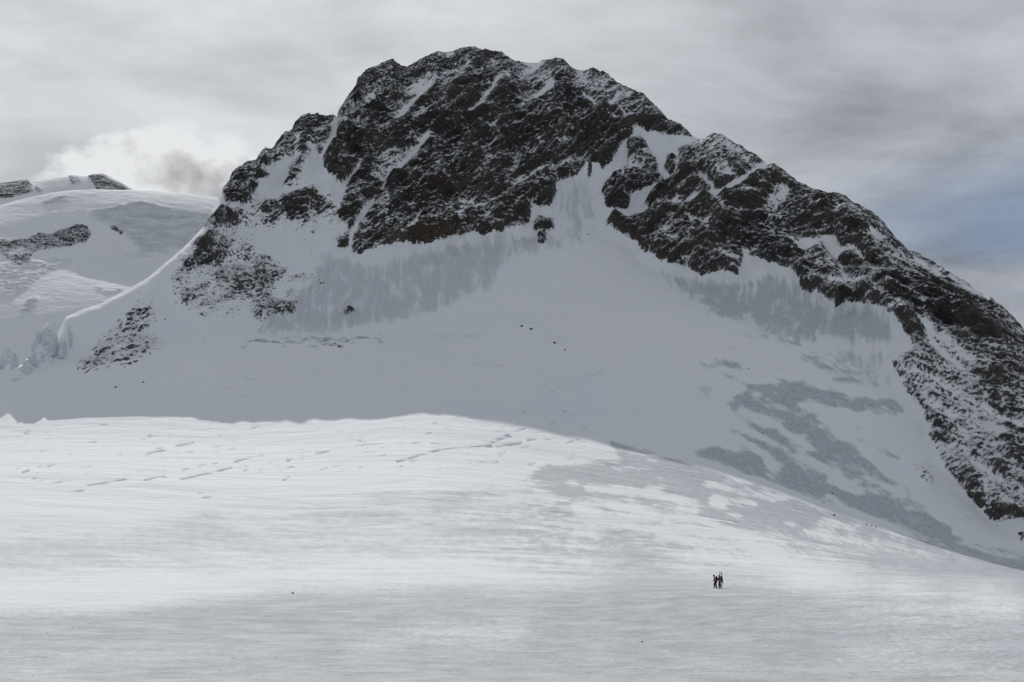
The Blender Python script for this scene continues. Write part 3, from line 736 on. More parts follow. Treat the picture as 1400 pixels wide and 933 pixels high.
for c in range(NC):
    kr, kz, km = KR[c], KZ[c], KM[c]
    out_r = [np.geomspace(2, 92, N0, endpoint=False)]
    for lo, hi, n, wl in ((92, rS[c], N1, 0.03), (rS[c], rF[c], N2, 0.01), (rF[c], rR[c], N3, 0.01)):
        fr_ = np.geomspace(lo, hi, 500)
        fz = column_eval(kr, kz, km, fr_)
        t = (fz - EYE) / fr_
        ds = wl * np.diff(np.log(fr_)) + np.abs(np.diff(t)) + 1e-6
        s = np.concatenate([[0], np.cumsum(ds)])
        out_r.append(np.interp(np.linspace(0, s[-1], n + (hi == rR[c]))[:n if hi != rR[c] else n + 1], s, fr_) if hi == rR[c] else np.interp(np.linspace(0, s[-1], n, endpoint=False), s, fr_))
    rr = np.concatenate(out_r)
    zz = column_eval(kr, kz, km, np.maximum(rr, 2.0001))
    back = N4 - 1
    u = np.linspace(0, 1, back + 1)[1:]
    br = rR[c] + 12000 * u ** 3 + 260 * u
    drop = np.minimum((br - rR[c]) * 0.95, max(zR[c] - 60 * fade[c], 0) * (1 - np.exp(-(br - rR[c]) / 420)))
    rr = np.concatenate([rr, br]); zz = np.concatenate([zz, zR[c] - drop])
    R2[:, c] = rr[:R2.shape[0]]; Z2[:, c] = zz[:R2.shape[0]]
NR = R2.shape[0]
ROW_F, ROW_R = N0 + N1 + N2, N0 + N1 + N2 + N3
AZ2 = np.broadcast_to(azw, R2.shape)
BX, BY, BZ = (R2 * np.sin(AZ2)), (R2 * np.cos(AZ2)), Z2.copy()
PX, PY = project(BX, BY, BZ)
behind = BY < 5
PX[behind] = np.where(BX[behind] > 0, 1690, -290); PY[behind] = 930
ROWI = np.broadcast_to(np.arange(NR)[:, None], R2.shape)
front = ROWI <= ROW_R
# columns outside the surveyed bearings keep the values of the last surveyed one
PXs = np.clip(PX, -160, 1560)

xs, ys, zs = BX.ravel().astype(np.float32), BY.ravel().astype(np.float32), BZ.ravel().astype(np.float32)
px, py = PXs.ravel().astype(np.float32), PY.ravel().astype(np.float32)
rr = R2.ravel().astype(np.float32); rowi = ROWI.ravel(); frv = front.ravel()
farm = rr > 300
# ragged borders: look the maps up a few metres off
wx = 2.6 * fbm(xs / 16, ys / 16, zs / 16, 3, 5, 0.7); wy = 2.0 * fbm(xs / 16, ys / 16, zs / 16, 3, 9, 0.7)
wm = (farm & frv).astype(np.float32)
pxw, pyw = px + wx * wm, py + wy * wm
a_rock = sample(rock, pxw, pyw) * wm
a_soft = sample(rock_soft, px, py) * wm
a_reg = sample(rock_reg, pxw, pyw) * wm
a_tint = sample(tint, px, py) * wm
a_groove = sample(groove, px + 0.7 * wx, py + 0.7 * wy) * wm
a_lip = sample(lip, px, py) * wm
a_ice_shade = np.where(rowi >= ROW_F, sample(ice_st, px + wx * wm * 2.2, py + wy * wm * 2.2), sample(ice, px + wx * wm * 1.6, py + wy * wm))
backside = (~frv) & (rr < 3200) & (np.abs(AZ2.ravel()) < 0.8)
a_rock = np.where(backside, np.broadcast_to(a_rock.reshape(NR, NC)[ROW_R - 3], (NR, NC)).ravel(), a_rock)

# streaks in the ice: along the drift of the wind on the flats, down the fall line on the steep apron
st = rowi >= ROW_F
azl = AZ2.ravel().astype(np.float32) * 1650.0 + 9 * perlin(xs / 60, ys / 60, zs / 60, 29)
k_ = sstep(px, 820, 1080) * sstep(py, 800, 720)
ua, ub = (px * 0.98 + py * 0.10), (py - px * 0.06)
va, vb = (px * 0.82 + py * 0.57), (py * 0.82 - px * 0.57)
flat0 = 0.62 * fbm(ua / 110, ub / 13, ua * 0, 3, 31, 0.6) + 0.6 * fbm(ua / 17, ub / 4.2, ua * 0, 3, 34, 0.68)
flat1 = 0.62 * fbm(va / 90, vb / 12, va * 0, 3, 33, 0.6) + 0.6 * fbm(va / 16, vb / 4.0, va * 0, 3, 36, 0.68)
streak = np.where(st, fbm(azl / 7, rr / 150 + azl / 60, rr * 0 + 3.5, 4, 31, 0.72), flat0 * (1 - k_) + flat1 * k_)
fine = np.where(st, fbm(azl / 12, rr / 30, zs / 40, 3, 43, 0.6), fbm(xs / 22, ys / 16, zs / 12, 4, 41, 0.68))
pat = np.where(st, 0.85 * streak + 0.65 * fine, 0.85 * streak + 0.80 * fine)
calm = 1 - 0.68 * np.maximum(sstep(py, 735, 800), 0.75 * sstep(py, 610, 660) * sstep(px, 760, 560))
pat = pat * calm
a_ice_shade_v = sstep(a_ice_shade + pat * (0.40 + 0.45 * sstep(a_ice_shade, 0.05, 0.4)), 0.18, 0.92) * sstep(a_ice_shade, 0.01, 0.14)
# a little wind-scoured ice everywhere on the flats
a_ice_shade_v = np.where(st, a_ice_shade_v * np.where(px > 880, 0.78, 0.66), a_ice_shade_v)
a_ice_shade_v = np.maximum(a_ice_shade_v, np.where(st, 0.0, 0.5 * calm * sstep(0.7 * streak + 0.5 * fine, 0.16, 0.6)))
mott = fbm(xs / 26, ys / 20, zs / 14, 4, 47, 0.62)
a_ice_shade_v = np.maximum(a_ice_shade_v, np.where(st | (py < 560), 0.5 * sstep(0.6 * mott + 0.6 * streak, -0.05, 0.6), 0.0))

# vertical relief of the snow
amp = np.clip(rr / 500, 0.02, 1)
ground = (rowi < ROW_F)
dzv = np.zeros_like(xs)
dzv += 5.0 * perlin(xs / 260 + ys / 420, ys / 190, zs * 0, 51) * sstep(rr, 330, 600) * sstep(rr, 1250, 1000)
dzv += 0.55 * amp * perlin(xs / 46, ys / 34, zs / 60, 53) + 0.22 * amp * fbm(xs / 24, ys / 18, zs / 40, 2, 54) * np.where(st, 1, sstep(rr, 520, 300))
dzv += 0.16 * np.clip(rr / 300, 0.12, 1) * fbm(xs / 9, ys / 7, zs / 20, 3, 57, 0.6) * (rr > 20) * np.where(st, 1, sstep(rr, 330, 160))
nearm = rr < 330
xn, yn = xs[nearm], ys[nearm]
dn = 0.030 * fbm(xn / 1.6, yn / 1.1, xn * 0, 4, 61, 0.62) + 0.055 * fbm(xn / 5.5, yn / 3.6, xn * 0, 3, 63)
dzv[nearm] += dn * sstep(rr[nearm], 4, 20)
far_f = np.where(rowi > ROW_R, 0.3, 1.0)
dzv = dzv * np.where(st, 0.6, 1.0) * far_f
dzv += np.where(st & (rowi < ROW_R), 0.8 * streak * (1 + sstep(a_ice_shade, 0.05, 0.4)), 0)
brk = sstep(fbm(xs / 14, ys / 14, zs / 14, 3, 67, 0.6), -0.5, 0.2)
a_groove = a_groove * brk
dzv -= a_groove * np.where(st | (py < 510), 2.6, 0.7)
dzv += a_lip * np.where(py < 510, 1.8, 0.5) * (0.5 + fbm(xs / 12, ys / 12, zs / 12, 3, 59))
Zs = zs + dzv

# rock relief: pushed out along the slope's own facing
nx, ny, nzv = -np.sin(AZ2.ravel()) * 0.8, -np.cos(AZ2.ravel()) * 0.8, np.full(xs.shape, 0.6)
m = (a_soft > 0.02) | backside
X, Y, Zq = xs[m], ys[m], zs[m]
w = np.clip(a_soft[m] * 1.25, 0, 1); ridge_soft = np.broadcast_to(a_soft.reshape(NR, NC)[ROW_R - 1], (NR, NC)).ravel()
w[backside[m]] = np.clip(ridge_soft[m] * 1.25, 0, 0.9)[backside[m]]
flip = sstep(px[m], 960, 1010)


def bedding(sg):
    # rises to the right on the face, falls along the right-hand arete
    A_ = (X * sg + Zq) * 0.7071; B_ = (Zq - X * sg) * 0.7071
    d = 32 * fbm(A_ / 210, B_ / 75, Y / 160, 2, 71, 0.5, True) * (0.10 + 0.90 * near_ridge)
    d += 15 * fbm(A_ / 62, B_ / 26, Y / 45, 2, 73, 0.5, True) * (0.2 + 0.8 * near_ridge)
    d += 7.5 * fbm(A_ / 24, B_ / 11, Y / 18, 2, 77, 0.6, True) * (0.4 + 0.6 * near_ridge)
    d += 3.2 * fbm(A_ / 8.5, B_ / 5.0, Y / 7, 2, 79, 0.6)
    sp = B_ / 13 + 0.9 * perlin(X / 40, Y / 40, Zq / 40, 83)          # benches
    d += 3.6 * (np.abs((sp % 1.0) - 0.5) * 2 - 0.5) * (0.4 + 0.6 * near_ridge)
    k = 0.34 * fbm(A_ / 34, B_ / 10, Y / 20, 3, 91, 0.65) + 0.26 * fbm(A_ / 9, B_ / 4.2, Y / 6, 2, 93, 0.7)
    gully = fbm(A_ / 190, B_ / 34, Y / 150, 3, 95, 0.55)
    k += 0.42 * sstep(gully, 0.35, -0.35) - 0.21
    ledge = np.abs(perlin(A_ / 120, B_ / 17 + 0.8 * perlin(X / 60, Y / 60, Zq / 60, 97), Y / 90, 99))
    k -= 0.55 * sstep(ledge, 0.06, 0.0) * sstep(perlin(X / 50, Y / 50, Zq / 50, 98), -0.1, 0.3)
    d -= 5.0 * gully * (0.3 + 0.7 * near_ridge)
    return d, k


near_ridge = np.clip((ROW_R - rowi[m]) / 70.0, 0.0, 1.0); near_ridge[rowi[m] > ROW_R] = 0.5
d0, k0 = bedding(1.0); d1, k1 = bedding(-0.7)
disp = d0 * (1 - flip) + d1 * flip
kk = k0 * (1 - flip) + k1 * flip
disp *= w * (1 - 0.6 * sstep(px[m], 480, 420) * sstep(py[m], 280, 330))
scree = sstep(px[m], 1190, 1240) * sstep(py[m], 440, 480)
disp *= 1 - 0.55 * scree
kk = kk * (1 - 0.4 * scree) + 0.45 * scree * fbm(X / 5, Y / 5, Zq / 5, 2, 96, 0.7)
Xs, Ys = xs.copy(), ys.copy()
Xs[m] += disp * nx[m]; Ys[m] += disp * ny[m]; Zs[m] += disp * nzv[m] * 0.6
a_rockv = a_rock.copy()
a_rockv[m] += kk * sstep(a_rock[m], 0.04, 0.3)
hollow = np.clip(-disp / 16, -0.25, 0.25)     # snow lies in the hollows
a_rockv[m] -= 0.30 * hollow * sstep(a_rock[m], 0.1, 0.5)

VP = np.stack([Xs, Ys, Zs], 1)
attrs = {'rock': np.clip(a_rockv, 0, 1.2), 'ice': a_ice_shade_v, 'tint': a_tint, 'groove': a_groove}
idx = np.arange(NR * NC).reshape(NR, NC)
nxt = np.roll(idx, -1, axis=1)
quads = np.stack([idx[:-1], nxt[:-1], nxt[1:], idx[1:]], -1)        # NR-1, NC, 4
# normals up: bearing grows clockwise
quads = quads[..., ::-1]
qrow = np.broadcast_to(np.arange(NR - 1)[:, None], quads.shape[:2])
qrock = a_reg[quads].mean(-1) > 0.27
qx = px[quads].mean(-1); qy = py[quads].mean(-1)
qrock &= (qrow >= ROW_F - 40) & (qrow < ROW_R)
is_m = (qrow >= ROW_F)
tag(grid_mesh("glacier", VP, attrs, quads[(~is_m) & (~qrock)]), "broad white glacier with grey ice patches below the mountain", "glacier", None, 'structure')
mtn = grid_mesh("mountain", VP, attrs, quads[is_m & (~qrock)])
tag(mtn, "steep snow streaked rocky mountain rising above the glacier", "mountain", None, 'structure')
region = np.full(qx.shape, 'rock_face', dtype=object)
region[(qx < 462) & (qy < 310)] = 'rock_shoulder'
region[(qx < 470) & (qy >= 262 + (qx - 300) * 0.25) & (qx < 462)] = 'rock_buttress'
region[(qx < 300) & (qy > 395) & (qx < 232)] = 'rock_outcrop'
region[(qx > 815) & (qy > 150 + 0.0 * qx) & (qx > 868 - (qy - 184) * 0.75)] = 'rock_arete'
region[(qx > 1200) & (qy > 470)] = 'scree_slope'
for nm, lab in (('rock_face', 'dark brown summit face streaked with thin diagonal snow gullies'), ('rock_shoulder', 'lower rocky shoulder left of the snow couloir'), ('rock_buttress', 'half snow covered broken rock at the left foot'),
                ('rock_outcrop', 'small speckled outcrop alone on the left snow slope'), ('rock_arete', 'long dark ridge descending to the right'), ('scree_slope', 'snow dusted rubble slope at the right edge')):
    q = quads[qrock & (region == nm)]
    if len(q):
        o = grid_mesh(nm, VP, attrs, q, mtn, smooth=False)
        o['label'] = lab

GRID_PX, GRID_PY = project(VP[:, 0], VP[:, 1], VP[:, 2])


def ground_at(qx_, qy_):
    """The visible terrain point under a photo point."""
    dd = (GRID_PX - qx_) ** 2 + (GRID_PY - qy_) ** 2
    dd = np.where((rowi <= ROW_R) & (VP[:, 1] > 5), dd, 1e9)
    c = np.argpartition(dd, 6)[:6]
    c = c[dd[c] < 6]
    if not len(c):
        c = [int(np.argmin(dd))]
    c = c[np.argmin(rr[c])] if len(c) else c[0]
    return Vector(VP[int(c)])


# ------------------------------------------------------------------ the snow dome and the peak beyond the left-hand ridge
def far_relief(name, stations, ridge, lines, r_ridge, n_cols, seg_rows, maps, relief):
    az = np.linspace(float(ray(stations[0], 400)[0]), float(ray(stations[1], 400)[0]), n_cols)
    ks = [Line(*q) for q in lines] + [Line(ridge, r_ridge)]
    kr = np.stack([k(az)[0] for k in ks], 1); kz = np.stack([k(az)[1] for k in ks], 1)
    for i in range(1, kz.shape[1]):
        kz[:, i] = np.maximum(kz[:, i], kz[:, i - 1] + 1)
        kr[:, i] = np.maximum(kr[:, i], kr[:, i - 1] + 5)
    km = pchip_slopes(kr, kz); km[:, -1] *= 0.35
    total = sum(seg_rows) + 1 + 24
    R = np.zeros((total, n_cols)); Zz = np.zeros_like(R)
    for c in range(n_cols):
        rs = np.concatenate([np.linspace(kr[c, i], kr[c, i + 1], n, endpoint=False) for i, n in enumerate(seg_rows)] + [[kr[c, -1]]])
        zq = column_eval(kr[c], kz[c], km[c], rs)
        u = np.linspace(0, 1, 25)[1:]
        rs = np.concatenate([rs, kr[c, -1] + 900 * u ** 1.6]); zq = np.concatenate([zq, kz[c, -1] - 0.85 * 900 * u ** 1.9])
        R[:, c], Zz[:, c] = rs, zq
    A = np.broadcast_to(az, R.shape)
    x, y, z = (v.ravel().astype(np.float32) for v in (R * np.sin(A), R * np.cos(A), Zz))
    qx_, qy_ = project(x, y, z)
    back = np.broadcast_to(np.arange(total)[:, None], R.shape).ravel() > sum(seg_rows)
    at = {k: sample(v, qx_ + 2.5 * fbm(x / 30, y / 30, z / 30, 3, 5), qy_ + 2.0 * fbm(x / 30, y / 30, z / 30, 3, 9)) * (~back) for k, v in maps.items()}
    x, y, z = relief(x, y, z, at, back)
    i = np.arange(total * n_cols).reshape(total, n_cols)
    q = np.stack([i[:-1, :-1], i[1:, :-1], i[1:, 1:], i[:-1, 1:]], -1)[..., ::-1]
    return np.stack([x, y, z], 1), at, q, qx_, qy_


d_rock = new_map(); d_ice = new_map(); d_zero = new_map()
band = ZI((0, 520), (60, 505), (170, 500), (250, 460), (320, 470), (380, 440), (440, 430), (490, 400), (560, 420), (590, 460), (560, 520), (470, 540), (390, 560), (290, 570), (210, 600), (200, 650), (120, 690), (70, 650), (20, 610), (-80, 600), (-200, 560), (-100, 530))
poly(d_rock, band, 0.82)
poly(d_rock, ZI((20, 570), (100, 560), (190, 570), (200, 600), (60, 620)), 0.55)
for pts, w, v in [(ZI((285, 268), (330, 258), (400, 245), (430, 252)), 4.5, 0.7), (ZI((715, 428), (750, 445), (780, 470)), 3.5, 0.85)]:
    stroke(d_rock, pts, w, v)
poly(d_ice, ZI((530, 330), (700, 300), (900, 278), (1100, 312), (1340, 345), (1400, 440), (1200, 560), (900, 600), (820, 500), (720, 430), (600, 385)), 0.55)
stroke(d_ice, ZI((650, 350), (760, 300), (900, 275), (1080, 315)), 5, 0.7)
stroke(d_ice, ZI((780, 600), (920, 610), (1060, 585), (1150, 560)), 4, 0.6)
stroke(d_ice, ZI((600, 805), (680, 830), (780, 825)), 3, 0.7)
poly(d_ice, ZI((0, 720), (210, 640), (480, 610), (460, 650), (280, 730), (100, 880), (0, 933)), 0.42)
poly(d_ice, ZJ((90, 260), (180, 130), (250, 110), (230, 200), (120, 280)), 0.4)
dr_soft = blur(d_rock, 4); dr_reg = blur(d_rock, 2.2)
d_maps = {'rock': blur(d_rock, 0.8), 'ice': blur(d_ice, 3.0), 'tint': d_zero, 'groove': d_zero, 'soft': dr_soft, 'reg': dr_reg}


def dome_relief(x, y, z, at, back):
    s = np.clip(at['soft'] * 1.3, 0, 1); ic = at['ice']
    d = 8 * fbm(x / 60, y / 50, z / 30, 3, 101, 0.55, True) * s + 4 * fbm(x / 16, y / 14, z / 10, 2, 103) * s
    at['rock'] = np.clip(at['rock'] + 0.35 * fbm(x / 22, y / 18, z / 12, 3, 105, 0.65) * sstep(at['rock'], 0.04, 0.3), 0, 1.2)
    at['ice'] = np.clip(ic + 0.8 * fbm(x / 50, y / 40, z / 9, 4, 107, 0.68) * sstep(ic, 0.03, 0.3), 0, 1)
    dz_ = 5 * perlin(x / 260, y / 160, z * 0, 109) + 1.6 * fbm(x / 80, y / 60, z / 60, 3, 111)
    dz_ = dz_ + sstep(ic, 0.1, 0.5) * (8.0 * fbm(x / 38, y / 30, z / 14, 4, 113, 0.62, True))
    dz_ = dz_ * np.where(back, 0.3, 1)
    return x, y - d * 0.8, z + d * 0.5 + dz_


DV, DA, DQ, DX, DY = far_relief(
    "snow_dome", (-330, 620), [(-330, 305), (-100, 292)] + ZI((0, 290), (100, 260), (220, 230), (340, 207), (480, 192), (640, 187), (850, 190), (980, 198), (1100, 210), (1250, 228), (1380, 245)) + [(330, 286), (420, 330), (620, 470)],
    [([(-330, 600), (0, 585), (620, 640)], {-330: 2380, 620: 2300}, 30, 30),
     ([(-330, 440), (0, 425), (100, 416), (200, 410), (420, 470), (620, 560)], {-330: 2730, 620: 2640}, 30, 30),
     ([(-330, 350), (0, 338), (100, 334), (150, 338), (200, 346), (250, 344), (300, 338), (420, 400), (620, 520)], {-330: 3040, 90: 3040, 160: 3050, 290: 3050, 620: 2950}, 25, 10),
     ([(-330, 325), (0, 302), (80, 290), (130, 284), (190, 279), (240, 284), (290, 291), (420, 352), (620, 490)], {-330: 3190, 90: 3170, 190: 3150, 620: 3080}, 25, 8)],
    {-330: 3400, 620: 3300}, 560, (60, 110, 80, 70), d_maps, dome_relief)
reg = DA.pop('reg'); DA.pop('soft')
dq = DQ.reshape(-1, 4)
drk = reg[dq].mean(-1) > 0.27
dome = tag(grid_mesh("snow_dome", DV, DA, dq[~drk]), "rounded snow dome with a bluish icefall beyond the left ridge", "snow dome", None, 'structure')
cx_ = DX[dq].mean(-1); cy_ = DY[dq].mean(-1)
for sel, lab in ((drk & (cy_ > 295) & (cx_ < 140), 'broad dark rock band crossing the dome'), (drk & (cy_ < 295), 'thin short rock rib near the dome top'), (drk & (cx_ > 140), 'tiny rock beside the icefall')):
    if sel.any():
        o = grid_mesh("rock_band", DV, DA, dq[sel], dome, smooth=False); o['label'] = lab

p_rock = new_map(0.12)
poly(p_rock, ZI((-300, 120), (0, 145), (180, 115), (205, 150), (222, 190), (100, 232), (20, 240), (0, 300), (-300, 300)), 0.9)
poly(p_rock, ZI((570, 102), (650, 75), (700, 90), (860, 195), (640, 195), (600, 150)), 0.9)
poly(p_rock, ZI((440, 90), (510, 95), (520, 140), (460, 150)), 0.6)
poly(p_rock, ZI((230, 150), (280, 180), (280, 210), (230, 190)), 0.6)
stroke(p_rock, ZI((690, 92), (750, 130)), 3, 0.1)
p_maps = {'rock': blur(p_rock, 0.8), 'ice': d_zero, 'tint': d_zero, 'groove': d_zero}


def peak_relief(x, y, z, at, back):
    s = sstep(at['rock'], 0.2, 0.8)
    d = 16 * fbm(x / 90, y / 80, z / 40, 3, 121, 0.55, True) * s
    at['rock'] = np.clip(at['rock'] + 0.3 * fbm(x / 30, y / 30, z / 18, 3, 123, 0.65) * sstep(at['rock'], 0.04, 0.3), 0, 1.2)
    return x, y - d * np.where(back, 0, 1), z + 3 * fbm(x / 60, y / 60, z / 60, 3, 125)


PV, PA, PQ, _, _ = far_relief(
    "distant_peak", (-330, 330), [(-330, 285), (-120, 262)] + ZI((0, 155), (90, 140), (180, 125), (205, 140), (330, 115), (450, 97), (570, 100), (650, 85), (690, 95), (740, 125), (845, 188)) + [(215, 285), (330, 330)],
    [([(-330, 420), (330, 420)], {-330: 3700, 330: 3700}), ([(-330, 300), (0, 280), (150, 275), (330, 350)], {-330: 4350, 330: 4350})],
    {-330: 4600, 330: 4600}, 330, (20, 90), p_maps, peak_relief)
tag(grid_mesh("distant_peak", PV, PA, PQ.reshape(-1, 4)), "sunlit distant summit with dark rock caps behind the snow dome", "mountain", None, 'structure')


# ------------------------------------------------------------------ small things
def simple_mat(name, col, rough=0.8, col2=None, scale=6.0):
    m, t, b = new_mat(name)
    n = t.noise(t.n.new('ShaderNodeTexCoord').outputs['Object'], scale, 4.0, 0.6)
    c2 = col2 or tuple(v * 0.7 for v in col)
    t.l.new(t.mix(t.step(n, 0.35, 0.65), (*col, 1), (*c2, 1)), b.inputs['Base Color'])
    b.inputs['Roughness'].default_value = rough
    return m


def mesh_obj(name, verts, faces, mat, parent=None, smooth=False):
    me = bpy.data.meshes.new(name); me.from_pydata(verts, [], faces); me.update()
    if mat:
        me.materials.append(mat)
    me.polygons.foreach_set('use_smooth', [smooth] * len(me.polygons))
    o = bpy.data.objects.new(name, me); scene.collection.objects.link(o); o.parent = parent
    return o


def ico(sub):
    import bmesh
    bm = bmesh.new(); bmesh.ops.create_icosphere(bm, subdivisions=sub, radius=1.0)
    v = np.array([q.co[:] for q in bm.verts]); f = [[w.index for w in q.verts] for q in bm.faces]
    bm.free(); return v, f


M_STONE = simple_mat("dark_gneiss", (0.045, 0.043, 0.042), 0.9, (0.075, 0.068, 0.06), 0.9)
M_SERAC = None
m_, t_, b_ = new_mat("serac_ice")
g_ = t_.n.new('ShaderNodeNewGeometry')
nz_ = t_.sep(g_.outputs['Normal'])[2]
nn_ = t_.noise(g_.outputs['Position'], 0.25, 5.0, 0.65)
top_ = t_.step(t_.math('ADD', nz_, t_.math('MULTIPLY', t_.math('SUBTRACT', nn_, 0.5), 0.8)), 0.25, 0.55)
t_.l.new(t_.mix(top_, t_.mix(nn_, (0.46, 0.53, 0.58, 1), (0.72, 0.75, 0.77, 1)), (0.84, 0.855, 0.87, 1)), b_.inputs['Base Color'])
b_.inputs['Roughness'].default_value = 0.6
bmp_ = t_.n.new('ShaderNodeBump'); bmp_.inputs['Distance'].default_value = 1.5; bmp_.inputs['Strength'].default_value = 0.6
t_.l.new(nn_, bmp_.inputs['Height']); t_.l.new(bmp_.outputs[0], b_.inputs['Normal'])
M_SERAC = m_

IV3, IF3 = ico(4)
IV2, IF2 = ico(2)


def serac(x0, x1, ytop, ybase, r, seed, lean, label):
    """A broken ice tower standing between two photo bearings at a real distance."""
    az, tb = ray((x0 + x1) / 2, ybase); _, tt = ray((x0 + x1) / 2, ytop)
    w = (x1 - x0) * r / FPX * 0.5; h = float(tt - tb) * r
    v = IV3.copy()
    v = np.sign(v) * np.abs(v) ** 0.5                                # towards a block
    rg = np.random.default_rng(seed)
    for q in range(16):                                              # split faces: planes the ice broke along
        n = rg.normal(size=3); n[2] = abs(n[2]) * 0.9 - 0.15; n /= np.linalg.norm(n)
        over = np.maximum(v @ n - rg.uniform(0.55, 0.92), 0)
        v -= over[:, None] * n
    k = (v[:, 2] * 0.5 + 0.5)
    p = v * 2.3 + seed * 7.3
    cut = fbm(p[:, 0], p[:, 1], p[:, 2], 3, seed, 0.6)
    v[:, 0] = v[:, 0] * (1 - 0.5 * k ** 1.5) + lean * k ** 1.6 + 0.14 * cut
    v[:, 1] = v[:, 1] * (1 - 0.5 * k ** 1.3) + 0.14 * fbm(p[:, 1], p[:, 2], p[:, 0], 3, seed + 3, 0.6)
    v[:, 2] += 0.16 * cut * k + 0.45 * perlin(v[:, 0] * 2.8 + seed, v[:, 0] * 0, v[:, 0] * 0, seed) * k + 0.42 * v[:, 1] * k
    v[:, 2] = (v[:, 2] - v[:, 2].min()) / (v[:, 2].max() - v[:, 2].min())
    v = np.stack([v[:, 0] * w, v[:, 1] * max(w * 0.9, h * 0.5), v[:, 2] * h * 1.35 - 0.35 * h], 1)
    o = mesh_obj("ice_serac", v.tolist(), IF3, M_SERAC)
    o.location = (r * math.sin(az), r * math.cos(az), r * float(tb) + EYE)
    return tag(o, label, "serac", "seracs at the broken end of the left snow ridge")


serac(54, 84, 438, 476, 1452, 3, -0.35, "ice tower with a thin spike on its left, topmost of the broken seracs")
serac(74, 108, 442, 492, 1464, 5, 0.1, "bluish ice block under the rounded end of the white snow ridge")
serac(22, 72, 468, 508, 1444, 8, 0.5, "widest serac, with a bright crest rising to the right")
serac(-4, 30, 472, 520, 1438, 11, -0.3, "grey blue serac at the left edge of the photo beside the crested one")
serac(12, 56, 490, 520, 1426, 13, 0.2, "low ice block in front of the crested serac")
serac(4, 34, 512, 531, 1412, 17, 0.25, "small pale ice lump, lowest of the broken seracs")
for k, (x_, y_, w_, h_) in enumerate([(64, 484, 16, 16), (86, 484, 12, 20), (40, 508, 14, 12), (70, 500, 12, 10), (-14, 500, 22, 30), (50, 476, 14, 22), (32, 524, 12, 8)]):
    serac(x_ - w_ / 2, x_ + w_ / 2, y_ - h_, y_, 1430 + (510 - y_) * 0.5, 23 + 2 * k, (-0.3, 0.3)[k % 2], "small broken ice fragment wedged between the larger seracs")


def boulder(qx_, qy_, size_px, seed, label, group=None, flat=0.65):
    g = ground_at(qx_, qy_)
    s = size_px * g.length / FPX * 0.5
    v = IV2 * (1 + 0.45 * fbm(IV2[:, 0] * 1.2 + seed, IV2[:, 1] * 1.2, IV2[:, 2] * 1.2, 2, seed))[:, None]
    v = np.sign(v) * np.abs(v) ** 0.85
    v = v * np.array([1.0, 0.8, flat]) * s
    o = mesh_obj("boulder", v.tolist(), IF2, M_STONE)
    o.location = g + Vector((0, 0, s * flat * 0.35)); o.rotation_euler = (0, 0, seed * 1.7)
    return tag(o, label, "rock", group)


GB = "dark rocks lying on the snow"
for k, (q, s, lab) in enumerate([
    ((1137, 674), 3.2, "small rock on shaded grey ice, uppermost of the four spots near the shadow edge"),
    ((1140, 704), 4.0, "dark rock close above the mountain's shadow edge, left of a row of three stones"),
    ((1185, 716), 3.0, "left stone of three lying in a row on the shaded ice"),
    ((1191, 718), 3.0, "middle stone of three lying in a row on the shaded ice"),
    ((1197, 719), 2.6, "right stone of three lying in a row on the shaded ice"),
    ((1023, 503), 2.4, "lone tiny stone on smooth shaded snow above the grey ice streaks"),
    ((1041, 591), 2.4, "tiny stone on the long grey ice streak in shade"),
    ((401, 811), 4.0, "flat dark stone on sunlit snow in the left foreground"),
    ((804, 320), 2.6, "tiny stone alone in the snow couloir below the summit face"),
    ((158, 529), 3.6, "flat dark stone on shaded snow below the speckled left outcrop"),
    ((196, 522), 3.0, "small stone on shaded snow right of the flat stone under the outcrop"),
    ((754, 535), 2.2, "tiny stone in the middle of the smooth shaded snow apron"),
    ((713, 445), 4.0, "left rock of the pair at the top of the bergschrund hump"),
    ((726, 448), 4.4, "right rock of the pair at the top of the bergschrund hump"),
    ((757, 468), 4.0, "upper rock on the right flank of the bergschrund hump"),
    ((771, 478), 2.6, "lower small rock on the right flank of the bergschrund hump"),
    ((877, 877), 3.0, "dark stone on grey foreground ice below and left of the two climbers"),
    ((1396, 730), 8.0, "black rock on snow at the right edge below the rubble slope"),
]):
    boulder(*q, s, k + 3, lab, GB)
GS = "pebbles scattered on the foreground ice"
for k in range(46):
    q = random.choice([(random.uniform(0, 160), random.uniform(845, 925)), (random.uniform(800, 1060), random.uniform(868, 915)), (random.uniform(230, 420), random.uniform(895, 925)), (random.uniform(1000, 1400), random.uniform(690, 770))])
    boulder(*q, random.uniform(1.0, 2.0), k + 40, "tiny dark pebble frozen into the grey ice", GS, 0.5)


# ------------------------------------------------------------------ the two mountaineers
def skin(name, pts, edges, rad, mat, parent=None, sub=1):
    me = bpy.data.meshes.new(name); me.from_pydata(pts, edges, []); me.update()
    o = bpy.data.objects.new(name, me); scene.collection.objects.link(o); o.parent = parent
    me.materials.append(mat)
    md = o.modifiers.new('skin', 'SKIN'); md.use_smooth_shade = True
    for i, r in enumerate(rad):
        sv = me.skin_vertices[0].data[i]
        sv.radius = (r, r) if not isinstance(r, tuple) else r
        sv.use_root = (i == 0)
    o.modifiers.new('sub', 'SUBSURF').render_levels = sub
    return o


